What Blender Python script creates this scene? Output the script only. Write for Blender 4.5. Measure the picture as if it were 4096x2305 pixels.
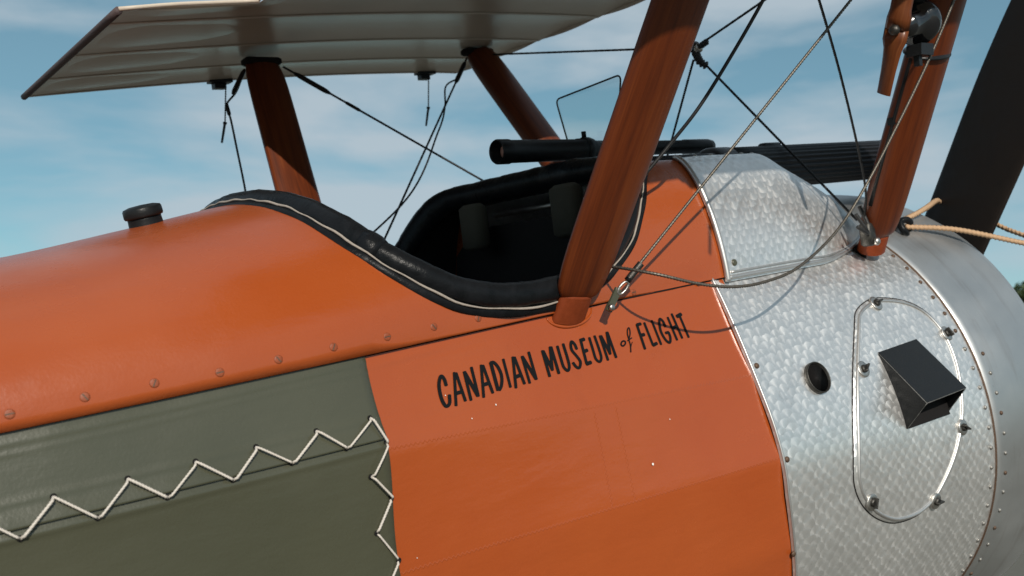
import bpy, math, random
import numpy as np
from mathutils import Matrix, Vector

for o in list(bpy.data.objects): bpy.data.objects.remove(o)
random.seed(4); rng = np.random.default_rng(4)
SC = bpy.context.scene; COL = SC.collection
rad = math.radians

# ---------------------------------------------------------------- camera, sky, sun, exposure
PITCH = rad(9.0)                                   # tail-dragger attitude on the ground
DATUM = 1.62                                       # height of the airframe datum (top longeron) above the ground
M_AIR = Matrix.Translation((0, 0, DATUM)) @ Matrix.Rotation(-PITCH, 4, 'Y')   # airframe -> world
cam = bpy.data.cameras.new('camera'); cam_o = bpy.data.objects.new('camera', cam); COL.objects.link(cam_o)
CAM_AXES = Matrix(((0.78222, 0.11766, -0.61179), (-0.61057, -0.05042, -0.79035), (-0.12384, 0.99177, 0.03240)))
cam_o.matrix_world = M_AIR @ (Matrix.Translation((-0.9723, -1.5022, 0.0877)) @ CAM_AXES.to_4x4())
cam.sensor_width = 36.0; cam.lens = 34.81; cam.clip_start = 0.05; cam.clip_end = 4000
cam.dof.use_dof = True; cam.dof.focus_distance = 1.55; cam.dof.aperture_fstop = 7.1
SC.camera = cam_o

SUN_AIR = Vector((-0.32, -0.80, 0.522)).normalized()          # towards the sun, airframe axes
SUN = (M_AIR.to_3x3() @ SUN_AIR).normalized()
sun = bpy.data.lights.new('sun', 'SUN'); sun.energy = 4.0; sun.angle = rad(0.55); sun.color = (1.0, 0.93, 0.83)
sun_o = bpy.data.objects.new('sun', sun); COL.objects.link(sun_o)
sun_o.rotation_euler = SUN.to_track_quat('Z', 'Y').to_euler(); sun_o.location = SUN * 30

world = bpy.data.worlds.new('World'); SC.world = world; world.use_nodes = True
nt = world.node_tree; nt.nodes.clear()
def wn(t, **k):
    n = nt.nodes.new(t)
    for a, b in k.items(): setattr(n, a, b)
    return n
sky = wn('ShaderNodeTexSky', sky_type='NISHITA', sun_disc=False)
sky.sun_elevation = math.asin(SUN.z); sky.sun_rotation = math.atan2(SUN.x, SUN.y)
sky.altitude = 900; sky.air_density = 0.75; sky.dust_density = 0.1; sky.ozone_density = 2.5
tc = wn('ShaderNodeTexCoord'); mp = wn('ShaderNodeMapping')
mp.inputs['Location'].default_value = (1.35, 0.2, 0.0)
mp.inputs['Rotation'].default_value = (0.0, rad(12), rad(-52)); mp.inputs['Scale'].default_value = (0.9, 0.9, 3.4)
n1 = wn('ShaderNodeTexNoise'); n1.inputs['Scale'].default_value = 3.4; n1.inputs['Detail'].default_value = 8; n1.inputs['Roughness'].default_value = 0.5; n1.inputs['Distortion'].default_value = 0.25
rp = wn('ShaderNodeValToRGB'); rp.color_ramp.elements[0].position = 0.38; rp.color_ramp.elements[1].position = 0.58
rp.color_ramp.elements[0].color = (0.05, 0.05, 0.05, 1); rp.color_ramp.elements[1].color = (0.85, 0.85, 0.85, 1)
tint = wn('ShaderNodeMix', data_type='RGBA', blend_type='MULTIPLY', clamp_result=False); tint.inputs[0].default_value = 1.0
tint.inputs[7].default_value = (1.04, 1.52, 1.42, 1)
hs = wn('ShaderNodeGamma'); hs.inputs['Gamma'].default_value = 0.6
mx = wn('ShaderNodeMix', data_type='RGBA'); mx.inputs[7].default_value = (4.0, 4.65, 5.15, 1)
bg = wn('ShaderNodeBackground'); bg.inputs['Strength'].default_value = 0.118; wo = wn('ShaderNodeOutputWorld')
lk = nt.links.new
lk(tc.outputs['Generated'], mp.inputs['Vector']); lk(mp.outputs[0], n1.inputs['Vector']); lk(n1.outputs[0], rp.inputs[0])
lk(sky.outputs[0], hs.inputs['Color']); lk(hs.outputs[0], tint.inputs[6]); lk(tint.outputs[2], mx.inputs[6]); lk(rp.outputs[0], mx.inputs[0]); lk(mx.outputs[2], bg.inputs[0]); lk(bg.outputs[0], wo.inputs[0])

SC.view_settings.view_transform = 'Standard'; SC.view_settings.look = 'None'
SC.view_settings.gamma = 1.0; SC.view_settings.exposure = 0.0; SC.view_settings.use_curve_mapping = False
SC.render.engine = 'CYCLES'
try:
    SC.cycles.max_bounces = 8; SC.cycles.transmission_bounces = 6; SC.cycles.transparent_max_bounces = 12
except Exception: pass

# ---------------------------------------------------------------- airframe shape (metres, x forward, y port, z up)
def cub(xs, ys):
    xs = np.array(xs, float); ys = np.array(ys, float)
    d = np.diff(ys) / np.diff(xs)
    m = np.concatenate([[d[0]], (d[:-1] + d[1:]) / 2, [d[-1]]])
    for i in range(len(d)):
        if d[i] == 0: m[i] = m[i + 1] = 0
        elif i and d[i - 1] * d[i] < 0: m[i] = 0
    def f(x):
        x = np.clip(x, xs[0], xs[-1]); i = np.clip(np.searchsorted(xs, x) - 1, 0, len(d) - 1)
        h = xs[i + 1] - xs[i]; t = (x - xs[i]) / h
        return ((2*t**3 - 3*t**2 + 1) * ys[i] + (t**3 - 2*t**2 + t) * h * m[i]
                + (3*t**2 - 2*t**3) * ys[i + 1] + (t**3 - t**2) * h * m[i + 1])
    return f

XM, XC, ZC, RC = 0.337, 0.977, -0.39, 0.505      # metal panel rear edge, cowl ring joint, cowl axis, radius
TAPER = cub([-4.3, -2.5, -1.4, -0.8, -0.36, 0.4], [0.12, 0.50, 0.80, 0.945, 1.0, 1.0])
BOT = cub([-4.3, -2.5, -1.2, -0.4, 0.34], [-0.16, -0.48, -0.72, -0.82, -0.86])
AFT = cub([-1.0, -0.85, -0.6, -0.4, -0.2, -0.11, 0.0, 0.05], [0.34, 0.358, 0.376, 0.392, 0.405, 0.404, 0.377, 0.366])
FWD = cub([-1.0, -0.86, -0.75, -0.6, -0.494, -0.414, -0.328, -0.249, -0.164, -0.083, 0.0, 0.05],
          [0.20, 0.32, 0.410, 0.430, 0.454, 0.466, 0.4735, 0.4635, 0.437, 0.406, 0.368, 0.34])
def stringers(x):
    t = np.clip((x + 0.36) / 0.7, 0, 1)
    return [0.0, -0.137 - 0.024*t, -0.297, -0.45, -0.60, -0.74, -0.88, -1.0]
def side_smooth(x, z):
    t = np.clip((x + 0.36) / (XM + 0.36), 0, 1) ** 1.15
    return (AFT(z) * (1 - t) + FWD(z) * t) * TAPER(x)
def side(x, z):
    """half width of the fabric fuselage side: flat facets between the stringers, slightly rounded"""
    zs = stringers(x)
    def pl(zz):
        for a, b in zip(zs[:-1], zs[1:]):
            if zz >= b or b == zs[-1]:
                u = (zz - a) / (b - a)
                return side_smooth(x, a) * (1 - u) + side_smooth(x, b) * u
    if z >= 0: return side_smooth(x, z)
    r = 0.007
    return (pl(min(z + r, 0)) + 2 * pl(z) + pl(z - r)) / 4
def panel(x, z):
    """half width of the metal engine panel, from the fuselage section to the round cowl"""
    t = np.clip((x - XM) / (XC - XM), 0, 1); t = t ** 0.8
    c = np.sqrt(max(RC**2 - (z - ZC)**2, 1e-6))
    return FWD(z) * (1 - t) + c * t + 0.003
SEAM = cub([-4.3, -2.5, -0.78, -0.35, 0.0, 0.337, 1.0], [-0.10, -0.075, -0.028, -0.015, -0.004, 0.004, 0.012])
H = cub([-4.3, -2.5, -1.4, -0.9, -0.69, -0.52, -0.34, -0.1, 0.2, 0.37, 0.42], [0.03, 0.075, 0.125, 0.153, 0.168, 0.193, 0.220, 0.228, 0.230, 0.236, 0.236])
WS = lambda x: side_smooth(x, SEAM(x)) + 0.004
NEX = cub([-4.3, -0.9, -0.3, 0.15, 0.37], [2.0, 2.05, 2.15, 2.5, 2.75])
def deck(x, phi, off=0.0):
    """plywood top deck: phi 0 at the starboard seam, 90 deg on the centre line"""
    n = NEX(x); c, s = np.cos(phi), np.sin(phi)
    y = -np.sign(c) * abs(c) ** (2 / n) * (WS(x) + off)
    z0 = SEAM(x); z = z0 + max(s, 0) ** (2 / n) * (H(x) - z0 + off)
    t = np.clip((x - 0.02) / 0.20, 0, 1)
    if t > 0:                                  # the section grows into that of the gun fairing
        t = t * t * (3 - 2*t); p = min(phi, np.pi - phi); s_ = p / 1.15 if p < 1.15 else 1 + (p - 1.15) / (np.pi/2 - 1.15)
        h_ = hump(0.372, s_); z2 = h_[2] - 0.005 * min(s_, 1) + off; y2 = (h_[1] + 0.005 * (1 - abs(1 - min(s_, 1)) * 0.5)) * (1 if phi <= np.pi/2 else -1)
        if s_ < 0.12: z2 = z2 + (z0 - z2) * (1 - s_ / 0.12)
        y = y*(1 - t) + y2*t; z = z*(1 - t) + z2*t
    return np.array([x, y, z])
ZT = cub([0.36, 0.5, 0.6, 0.645, 0.7, 0.77, 0.85, 0.90, 0.94, 0.97], [0.225, 0.229, 0.229, 0.227, 0.204, 0.176, 0.141, 0.112, 0.078, 0.058])
YT = cub([0.36, 0.5, 0.7, 0.97], [0.285, 0.27, 0.255, 0.24])
def hump(x, s):
    """aluminium fairing over the gun: s 0 at its starboard foot, 1 at the shoulder, 2 on the centre line"""
    zf = -0.004 + 0.05 * np.clip((x - 0.68) / 0.29, 0, 1) ** 1.6
    yf = panel(x, zf) + 0.004; zt, yt = ZT(x), YT(x)
    if s <= 1:
        a = s * np.pi / 2; n = 1.7
        y = yt + (yf - yt) * np.cos(a) ** (2 / n) if s < 1 else yt
        z = zf + (zt - zf) * np.sin(a) ** (1.25)
        return np.array([x, -y, z])
    u = s - 1
    return np.array([x, -yt * (1 - u), zt + 0.006 * np.sin(u * np.pi / 2)])
def wing_low(x, y=0):
    """underside of the centre section"""
    u = np.clip((x + 0.391) / 1.255, 0, 1)
    return 0.6296 + (x - 0.0904) * np.tan(0.063) + 0.014 * np.sin(np.pi * u) - 0.004*np.exp(-(1-u)*20)
LETTERS = [[(0.00423, [(-0.2454, -0.0735), (-0.2459, -0.0654), (-0.2494, -0.0603), (-0.2543, -0.0662), (-0.2572, -0.0754), (-0.2578, -0.0873), (-0.2559, -0.0968), (-0.2524, -0.1003), (-0.247, -0.0968), (-0.2443, -0.0869)])], [(0.00366, [(-0.2277, -0.0595), (-0.2382, -0.1019)]), (0.00369, [(-0.2252, -0.0605), (-0.2219, -0.0986)]), (0.00485, [(-0.2341, -0.0865), (-0.2234, -0.0859)])], [(0.00371, [(-0.2118, -0.0611), (-0.2128, -0.0994)]), (0.00454, [(-0.2115, -0.0614), (-0.2003, -0.0959)]), (0.00373, [(-0.1986, -0.0572), (-0.1997, -0.0963)])], [(0.00374, [(-0.1816, -0.057), (-0.1915, -0.0993)]), (0.00377, [(-0.179, -0.0578), (-0.1751, -0.0964)]), (0.00495, [(-0.1875, -0.0833), (-0.177, -0.0825)])], [(0.00462, [(-0.1648, -0.0562), (-0.1653, -0.0944)]), (0.00415, [(-0.1648, -0.0562), (-0.1597, -0.0568), (-0.1551, -0.0636), (-0.153, -0.0732), (-0.1543, -0.082), (-0.1584, -0.0902), (-0.1632, -0.0948)])], [(0.00358, [(-0.1424, -0.0552), (-0.1434, -0.0941)])], [(0.00384, [(-0.125, -0.0549), (-0.1346, -0.0966)]), (0.00387, [(-0.1225, -0.0556), (-0.1184, -0.0938)]), (0.00507, [(-0.1313, -0.0824), (-0.1208, -0.0809)])], [(0.00364, [(-0.109, -0.0566), (-0.109, -0.0945)]), (0.00451, [(-0.1086, -0.0569), (-0.0962, -0.0909)]), (0.00378, [(-0.0953, -0.0526), (-0.0958, -0.0913)])], [(0.00405, [(-0.0703, -0.0546), (-0.071, -0.0915)]), (0.00406, [(-0.0689, -0.0551), (-0.0628, -0.0838)]), (0.00406, [(-0.0545, -0.0515), (-0.0631, -0.0838)]), (0.00408, [(-0.0529, -0.0518), (-0.0533, -0.0901)])], [(0.00403, [(-0.0407, -0.0525), (-0.0413, -0.0721), (-0.0409, -0.0833), (-0.0356, -0.0893), (-0.0305, -0.084), (-0.029, -0.0718), (-0.0288, -0.051)])], [(0.00403, [(-0.0066, -0.0618), (-0.0075, -0.0548), (-0.0116, -0.0499), (-0.0155, -0.0553), (-0.016, -0.0626), (-0.0108, -0.072), (-0.0074, -0.0804), (-0.0109, -0.0872), (-0.0146, -0.0889), (-0.0186, -0.0859), (-0.0215, -0.0801)])], [(0.00395, [(0.0064, -0.0492), (0.0031, -0.0856)]), (0.00512, [(0.0068, -0.0507), (0.0136, -0.05)]), (0.00511, [(0.0043, -0.0675), (0.0124, -0.0665)]), (0.00544, [(0.0029, -0.0856), (0.0116, -0.0847)])], [(0.00379, [(0.0243, -0.0496), (0.0236, -0.0683), (0.0234, -0.0815), (0.029, -0.0867), (0.0344, -0.0815), (0.0358, -0.0691), (0.0355, -0.0486)])], [(0.00379, [(0.0462, -0.05), (0.0458, -0.0869)]), (0.00404, [(0.0481, -0.0503), (0.0542, -0.0789)]), (0.00404, [(0.0619, -0.0467), (0.0538, -0.0789)]), (0.00382, [(0.0628, -0.0469), (0.0631, -0.0856)])], [(0.00234, [(0.0888, -0.064), (0.0921, -0.0656), (0.0905, -0.0692), (0.0844, -0.0715), (0.0819, -0.0685), (0.0854, -0.0651), (0.0891, -0.0641)])], [(0.00193, [(0.1025, -0.0621), (0.1078, -0.0557), (0.1102, -0.0488), (0.1091, -0.0465), (0.1052, -0.0493), (0.1021, -0.056), (0.101, -0.0642), (0.0997, -0.0736), (0.0959, -0.0828)]), (0.00118, [(0.099, -0.0764), (0.1022, -0.0722), (0.1061, -0.0686)]), (0.00165, [(0.0974, -0.0652), (0.1082, -0.0622)])], [(0.00403, [(0.1286, -0.0442), (0.1268, -0.0826)]), (0.00479, [(0.1294, -0.0444), (0.1371, -0.0442)]), (0.00514, [(0.1284, -0.0612), (0.1361, -0.0611)])], [(0.00371, [(0.1455, -0.0439), (0.1461, -0.0796)]), (0.00504, [(0.1463, -0.0799), (0.1554, -0.078)])], [(0.00361, [(0.1631, -0.0427), (0.1636, -0.0811)])], [(0.0039, [(0.1874, -0.056), (0.1864, -0.0469), (0.1818, -0.0426), (0.1769, -0.0499), (0.1737, -0.0618), (0.1759, -0.0738), (0.1808, -0.0806), (0.185, -0.0801), (0.1888, -0.0733), (0.1894, -0.0659)]), (0.00439, [(0.1826, -0.0655), (0.1893, -0.0653)])], [(0.00366, [(0.2002, -0.0426), (0.2011, -0.0797)]), (0.00368, [(0.212, -0.0385), (0.2137, -0.0784)]), (0.00517, [(0.2019, -0.0603), (0.2127, -0.0587)])], [(0.0037, [(0.228, -0.0445), (0.2285, -0.0793)]), (0.00572, [(0.2214, -0.0439), (0.2324, -0.0416)])]]
LACE = [(-0.7775, -0.1357), (-0.7405, -0.1021), (-0.7027, -0.1334), (-0.6659, -0.1005), (-0.6296, -0.1294), (-0.5919, -0.0982), (-0.5553, -0.1272), (-0.5209, -0.0967), (-0.4829, -0.1237), (-0.4436, -0.0939), (-0.4105, -0.1218), (-0.3692, -0.0927), (-0.3547, -0.1273), (-0.3831, -0.1637), (-0.3573, -0.1972), (-0.3836, -0.2353), (-0.3568, -0.2777)]
SCREWS = [(-0.768, 0.0845), (-0.6941, 0.0921), (-0.6208, 0.0877), (-0.5466, 0.0699), (-0.4738, 0.0708), (-0.3996, 0.0703), (-0.3214, 0.0616), (-0.2476, 0.0585), (-0.1725, 0.052), (0.1445, 0.0355), (0.3002, 0.0284)]
HATCH = [(0.6575, -0.1146), (0.6868, -0.0952), (0.7378, -0.0837), (0.7799, -0.0842), (0.8354, -0.0953), (0.875, -0.1131), (0.8977, -0.1387), (0.9078, -0.1749), (0.9034, -0.2183), (0.8885, -0.2688), (0.869, -0.3178), (0.8458, -0.3606), (0.8137, -0.4056), (0.7756, -0.4439), (0.7376, -0.4721), (0.689, -0.4852), (0.6258, -0.4808), (0.5735, -0.4593), (0.5332, -0.427), (0.5116, -0.3894), (0.5108, -0.3509), (0.527, -0.2906), (0.556, -0.2319), (0.5993, -0.1738)]
FASTENERS = [(0.746, -0.092), (0.9062, -0.1746), (0.6049, -0.1955), (0.8494, -0.3495), (0.5489, -0.4222), (0.7459, -0.4695)]
PANEL_RIVETS = [(0.3481, -0.1461), (0.3454, -0.3009), (0.3484, -0.4618)]
CHIPS = [(0.0773, -0.2507), (0.1295, -0.1929), (-0.176, -0.1125), (-0.3302, -0.2823), (-0.2513, -0.0859), (-0.2197, -0.123)]
SAG_CABLE = [(-0.0223, -0.44, 0.0491), (0.0179, -0.455, 0.0537), (0.0934, -0.475, 0.0343), (0.1578, -0.5, 0.0106), (0.2205, -0.515, -0.0018), (0.2918, -0.52, -0.0017), (0.3769, -0.52, 0.012), (0.4925, -0.515, 0.0571), (0.5732, -0.525, 0.1229), (0.6354, -0.56, 0.2205), (0.6914, -0.6, 0.3268), (0.7334, -0.64, 0.4322), (0.7667, -0.66, 0.5111)]
HOSE = [(0.1351, -0.33, 0.0971), (0.1597, -0.35, 0.1449), (0.1607, -0.4, 0.18), (0.2001, -0.44, 0.2332), (0.2284, -0.48, 0.2814), (0.2689, -0.52, 0.352), (0.3096, -0.56, 0.429), (0.3389, -0.6, 0.5039)]

# ---------------------------------------------------------------- materials
MATS = {}
class NB:
    def __init__(s, name):
        s.m = bpy.data.materials.new(name); s.m.use_nodes = True; s.t = s.m.node_tree; s.t.nodes.clear()
        s.out = s.n('ShaderNodeOutputMaterial'); s.tc = None; MATS[name] = s.m
    def n(s, t, **k):
        x = s.t.nodes.new(t)
        for a, b in k.items(): setattr(x, a, b)
        return x
    def link(s, a, b): s.t.links.new(a, b)
    def put(s, sock, v):
        if isinstance(v, bpy.types.NodeSocket): s.link(v, sock)
        else: sock.default_value = v
    def coord(s, kind='Object'):
        if s.tc is None: s.tc = s.n('ShaderNodeTexCoord')
        return s.tc.outputs[kind]
    def math(s, op, a, b=None, c=None):
        x = s.n('ShaderNodeMath', operation=op); s.put(x.inputs[0], a)
        if b is not None: s.put(x.inputs[1], b)
        if c is not None: s.put(x.inputs[2], c)
        return x.outputs[0]
    def vmath(s, op, a, b=None, scale=None):
        x = s.n('ShaderNodeVectorMath', operation=op); s.put(x.inputs[0], a)
        if b is not None: s.put(x.inputs[1], b)
        if scale is not None: s.put(x.inputs['Scale'], scale)
        return x.outputs['Value'] if op in ('LENGTH', 'DOT_PRODUCT') else x.outputs[0]
    def map(s, v, scale=(1, 1, 1), loc=(0, 0, 0), rot=(0, 0, 0)):
        x = s.n('ShaderNodeMapping'); s.link(v, x.inputs[0])
        x.inputs['Scale'].default_value = scale; x.inputs['Location'].default_value = loc; x.inputs['Rotation'].default_value = rot
        return x.outputs[0]
    def noise(s, v, scale, detail=4, rough=0.5, dist=0.0):
        x = s.n('ShaderNodeTexNoise'); s.link(v, x.inputs['Vector']); x.inputs['Scale'].default_value = scale
        x.inputs['Detail'].default_value = detail; x.inputs['Roughness'].default_value = rough; x.inputs['Distortion'].default_value = dist
        return x.outputs[0]
    def ramp(s, f, *stops):
        x = s.n('ShaderNodeValToRGB'); s.link(f, x.inputs[0]); e = x.color_ramp.elements
        while len(e) < len(stops): e.new(0.5)
        for i, (p, c) in enumerate(stops):
            e[i].position = p; e[i].color = (*c, 1) if not isinstance(c, (int, float)) else (c, c, c, 1)
        return x.outputs[0]
    def mix(s, f, a, b, blend='MIX'):
        x = s.n('ShaderNodeMix', data_type='RGBA', blend_type=blend); s.put(x.inputs[0], f)
        s.put(x.inputs[6], a if isinstance(a, bpy.types.NodeSocket) else (*a, 1)); s.put(x.inputs[7], b if isinstance(b, bpy.types.NodeSocket) else (*b, 1))
        return x.outputs[2]
    def bump(s, h, strength=0.3, dist=0.002, normal=None):
        x = s.n('ShaderNodeBump'); s.link(h, x.inputs['Height']); x.inputs['Strength'].default_value = strength; x.inputs['Distance'].default_value = dist
        if normal is not None: s.link(normal, x.inputs['Normal'])
        return x.outputs[0]
    def pbsdf(s, **k):
        p = s.n('ShaderNodeBsdfPrincipled')
        for a, b in k.items():
            a = a.replace('_', ' ')
            if a in ('Base Color', 'Coat Tint') and not isinstance(b, bpy.types.NodeSocket): b = (*b, 1)
            s.put(p.inputs[a], b)
        return p
    def done(s, sh): s.link(sh if isinstance(sh, bpy.types.NodeSocket) else sh.outputs[0], s.out.inputs[0]); return s.m

def sep(b, v):
    x = b.n('ShaderNodeSeparateXYZ'); b.link(v, x.inputs[0]); return x.outputs
def line_mask(b, d, w):
    """1 on d = 0, fading to 0 at |d| = w"""
    return b.math('SUBTRACT', 1.0, b.math('MINIMUM', b.math('DIVIDE', b.math('ABSOLUTE', d), w), 1.0))

def fabric_paint(name, base, var, rough, stitched):
    b = NB(name); oc = b.coord(); X, Y, Z = sep(b, oc)
    big = b.noise(oc, 3.0, 5, 0.6); fine = b.noise(oc, 260, 2, 0.5); mid = b.noise(b.map(oc, (6, 6, 30)), 1.0, 4, 0.6)
    col = b.mix(b.ramp(big, (0.3, 0.0), (0.72, 1.0)), base, var)
    grime = b.ramp(b.noise(b.map(oc, (14, 14, 14)), 1.0, 8, 0.65), (0.60, 0.0), (0.78, 1.0))
    col = b.mix(b.math('MULTIPLY', grime, 0.16), col, tuple(c * 0.55 for c in base))
    h = b.math('MULTIPLY_ADD', fine, 0.35, b.math('MULTIPLY', mid, 1.2))
    if stitched:
        zig = b.math('PINGPONG', b.math('MULTIPLY', X, 1.0), 0.0035)
        la = b.math('SUBTRACT', Z, b.math('MULTIPLY_ADD', X, -0.0345, -0.1495))
        lb = b.math('SUBTRACT', Z, -0.2985)
        s = None
        for d in (la, lb):
            m = line_mask(b, b.math('SUBTRACT', d, zig), 0.0016)
            s = m if s is None else b.math('MAXIMUM', s, m)
        zz = b.math('PINGPONG', Z, 0.0035)
        inb = b.math('MULTIPLY', b.math('LESS_THAN', Z, -0.155), b.math('GREATER_THAN', Z, -0.296))
        for x0 in (-0.012, 0.030):
            xl = b.math('SUBTRACT', b.math('SUBTRACT', X, zz), x0)
            s = b.math('MAXIMUM', s, b.math('MULTIPLY', line_mask(b, xl, 0.0016), inb))
        h = b.math('MULTIPLY_ADD', s, 0.7, h)
        col = b.mix(b.math('MULTIPLY', s, 0.07), col, tuple(c * 0.5 for c in base))
    und = b.noise(b.map(oc, (7, 7, 16)), 1.0, 3, 0.5, 0.3)
    nrm = b.bump(h, 0.42, 0.0012, b.bump(und, 0.24, 0.008))
    r = b.ramp(b.noise(oc, 9, 4, 0.6), (0.3, rough - 0.05), (0.7, rough + 0.08))
    b.done(b.pbsdf(Base_Color=col, Roughness=r, Normal=nrm, Specular_IOR_Level=0.62))
ORANGE = (0.325, 0.060, 0.0115)
fabric_paint('orange_fabric', ORANGE, (0.355, 0.074, 0.015), 0.22, True)
fabric_paint('orange_plywood', (0.320, 0.060, 0.0115), (0.355, 0.074, 0.015), 0.25, False)
fabric_paint('olive_fabric', (0.058, 0.059, 0.037), (0.071, 0.071, 0.045), 0.26, False)

def leather():
    b = NB('black_leather'); oc = b.coord()
    w = b.noise(b.map(oc, (30, 30, 30)), 1.0, 6, 0.6, 0.6); f = b.noise(oc, 420, 2)
    wr = b.n('ShaderNodeTexVoronoi', feature='DISTANCE_TO_EDGE'); b.link(b.map(oc, (55, 90, 90)), wr.inputs['Vector']); wr.inputs['Scale'].default_value = 1.0
    h = b.math('MULTIPLY_ADD', f, 0.15, b.math('MULTIPLY_ADD', wr.outputs[0], 0.25, w))
    col = b.mix(b.ramp(w, (0.35, 0.0), (0.75, 1.0)), (0.006, 0.007, 0.008), (0.012, 0.013, 0.015))
    scr = b.ramp(b.noise(b.map(oc, (40, 400, 60)), 1.0, 3, 0.7), (0.70, 0.0), (0.78, 1.0))
    col = b.mix(b.math('MULTIPLY', scr, 0.10), col, (0.12, 0.13, 0.13))
    b.done(b.pbsdf(Base_Color=col, Roughness=b.ramp(w, (0.3, 0.24), (0.8, 0.42)), Normal=b.bump(h, 0.6, 0.003), Specular_IOR_Level=0.11))
leather()

def simple(name, col, rough=0.5, metal=0.0, var=0.25, scale=40, bump=0.15, spec=0.5, coat=0.0):
    b = NB(name); oc = b.coord(); n = b.noise(oc, scale, 5, 0.6); f = b.noise(oc, scale * 7, 2)
    c = b.mix(n, tuple(v * (1 - var) for v in col), tuple(min(v * (1 + var), 1) for v in col))
    b.done(b.pbsdf(Base_Color=c, Metallic=metal, Roughness=b.ramp(n, (0.25, max(rough - 0.08, 0.02)), (0.75, min(rough + 0.1, 1))), Normal=b.bump(b.math('ADD', n, f), bump, 0.001), Specular_IOR_Level=spec, Coat_Weight=coat, Coat_Roughness=0.12))
simple('black_metal', (0.010, 0.011, 0.012), 0.38, 0.0, 0.4, 60, 0.25, 0.22)
simple('worn_edge', (0.16, 0.16, 0.155), 0.5, 0.4, 0.6, 260, 0.4)
simple('gun_metal', (0.014, 0.015, 0.018), 0.42, 0.3, 0.3, 80, 0.2)
simple('black_enamel', (0.008, 0.009, 0.011), 0.13, 0.0, 0.2, 30, 0.05, 0.5, 0.6)
simple('dull_rivet', (0.30, 0.29, 0.27), 0.5, 0.8, 0.35, 200, 0.3)
simple('steel', (0.50, 0.48, 0.45), 0.38, 1.0, 0.35, 90, 0.3)
simple('dark_steel', (0.075, 0.072, 0.066), 0.45, 0.85, 0.4, 120, 0.4)
simple('cable_steel', (0.15, 0.135, 0.115), 0.42, 0.7, 0.4, 300, 0.3)
simple('dark_cable', (0.018, 0.018, 0.019), 0.45, 0.2, 0.3, 200, 0.3)
simple('screw_paint', (0.245, 0.054, 0.016), 0.5, 0.0, 0.4, 200, 0.3)
simple('rusty_screw', (0.12, 0.075, 0.05), 0.55, 0.5, 0.6, 300, 0.4)
simple('coaming_cord', (0.33, 0.29, 0.25), 0.85, 0.0, 0.35, 120, 0.5, 0.2)
simple('white_cord', (0.60, 0.55, 0.49), 0.8, 0.0, 0.18, 300, 0.5, 0.2)
simple('tan_rope', (0.50, 0.33, 0.20), 0.8, 0.0, 0.25, 260, 0.5, 0.2)
simple('letter_paint', (0.006, 0.007, 0.008), 0.6, 0.0, 0.25, 200, 0.1, 0.12)
simple('pad_cloth', (0.055, 0.05, 0.038), 0.9, 0.0, 0.2, 300, 0.5, 0.2)
simple('dark_lining', (0.010, 0.009, 0.009), 0.8, 0.0, 0.3, 60, 0.2, 0.2)
simple('rim_tape', (0.085, 0.062, 0.062), 0.7, 0.0, 0.35, 160, 0.5, 0.3)
simple('white_chip', (0.75, 0.73, 0.68), 0.6, 0.0, 0.1, 300, 0.1)
simple('sleeve_paint', (0.19, 0.036, 0.010), 0.5, 0.0, 0.35, 90, 0.3, 0.2)
simple('propeller_varnish', (0.012, 0.008, 0.006), 0.7, 0.0, 0.35, 30, 0.1, 0.25)
simple('tyre_rubber', (0.02, 0.02, 0.02), 0.8, 0.0, 0.3, 40, 0.4, 0.3)
simple('lens_glass', (0.50, 0.24, 0.18), 0.25, 0.0, 0.1, 10, 0.0, 0.8)  # pinkish reflection in the eyepiece put into the base colour

def wood(name, dark, mid, light, coat):
    b = NB(name); uv = b.coord('UV')
    g = b.noise(b.map(uv, (2.2, 130, 1)), 1.0, 7, 0.62, 0.4); fl = b.noise(b.map(uv, (9, 520, 1)), 1.0, 3, 0.6)
    wav = b.noise(b.map(uv, (3.0, 26, 1)), 1.0, 3, 0.5, 1.2)
    f = b.math('MULTIPLY_ADD', fl, 0.28, b.math('MULTIPLY_ADD', wav, 0.35, b.math('MULTIPLY', g, 0.52)))
    col = b.ramp(f, (0.38, dark), (0.56, mid), (0.74, light))
    b.done(b.pbsdf(Base_Color=col, Roughness=0.45, Specular_IOR_Level=0.3, Normal=b.bump(f, 0.30, 0.0006), Coat_Weight=coat, Coat_Roughness=0.22))
wood('varnished_wood', (0.036, 0.0072, 0.002), (0.105, 0.020, 0.0035), (0.165, 0.038, 0.0065), 0.05)
wood('blade_wood', (0.05, 0.013, 0.004), (0.13, 0.034, 0.008), (0.22, 0.075, 0.022), 0.2)

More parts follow.
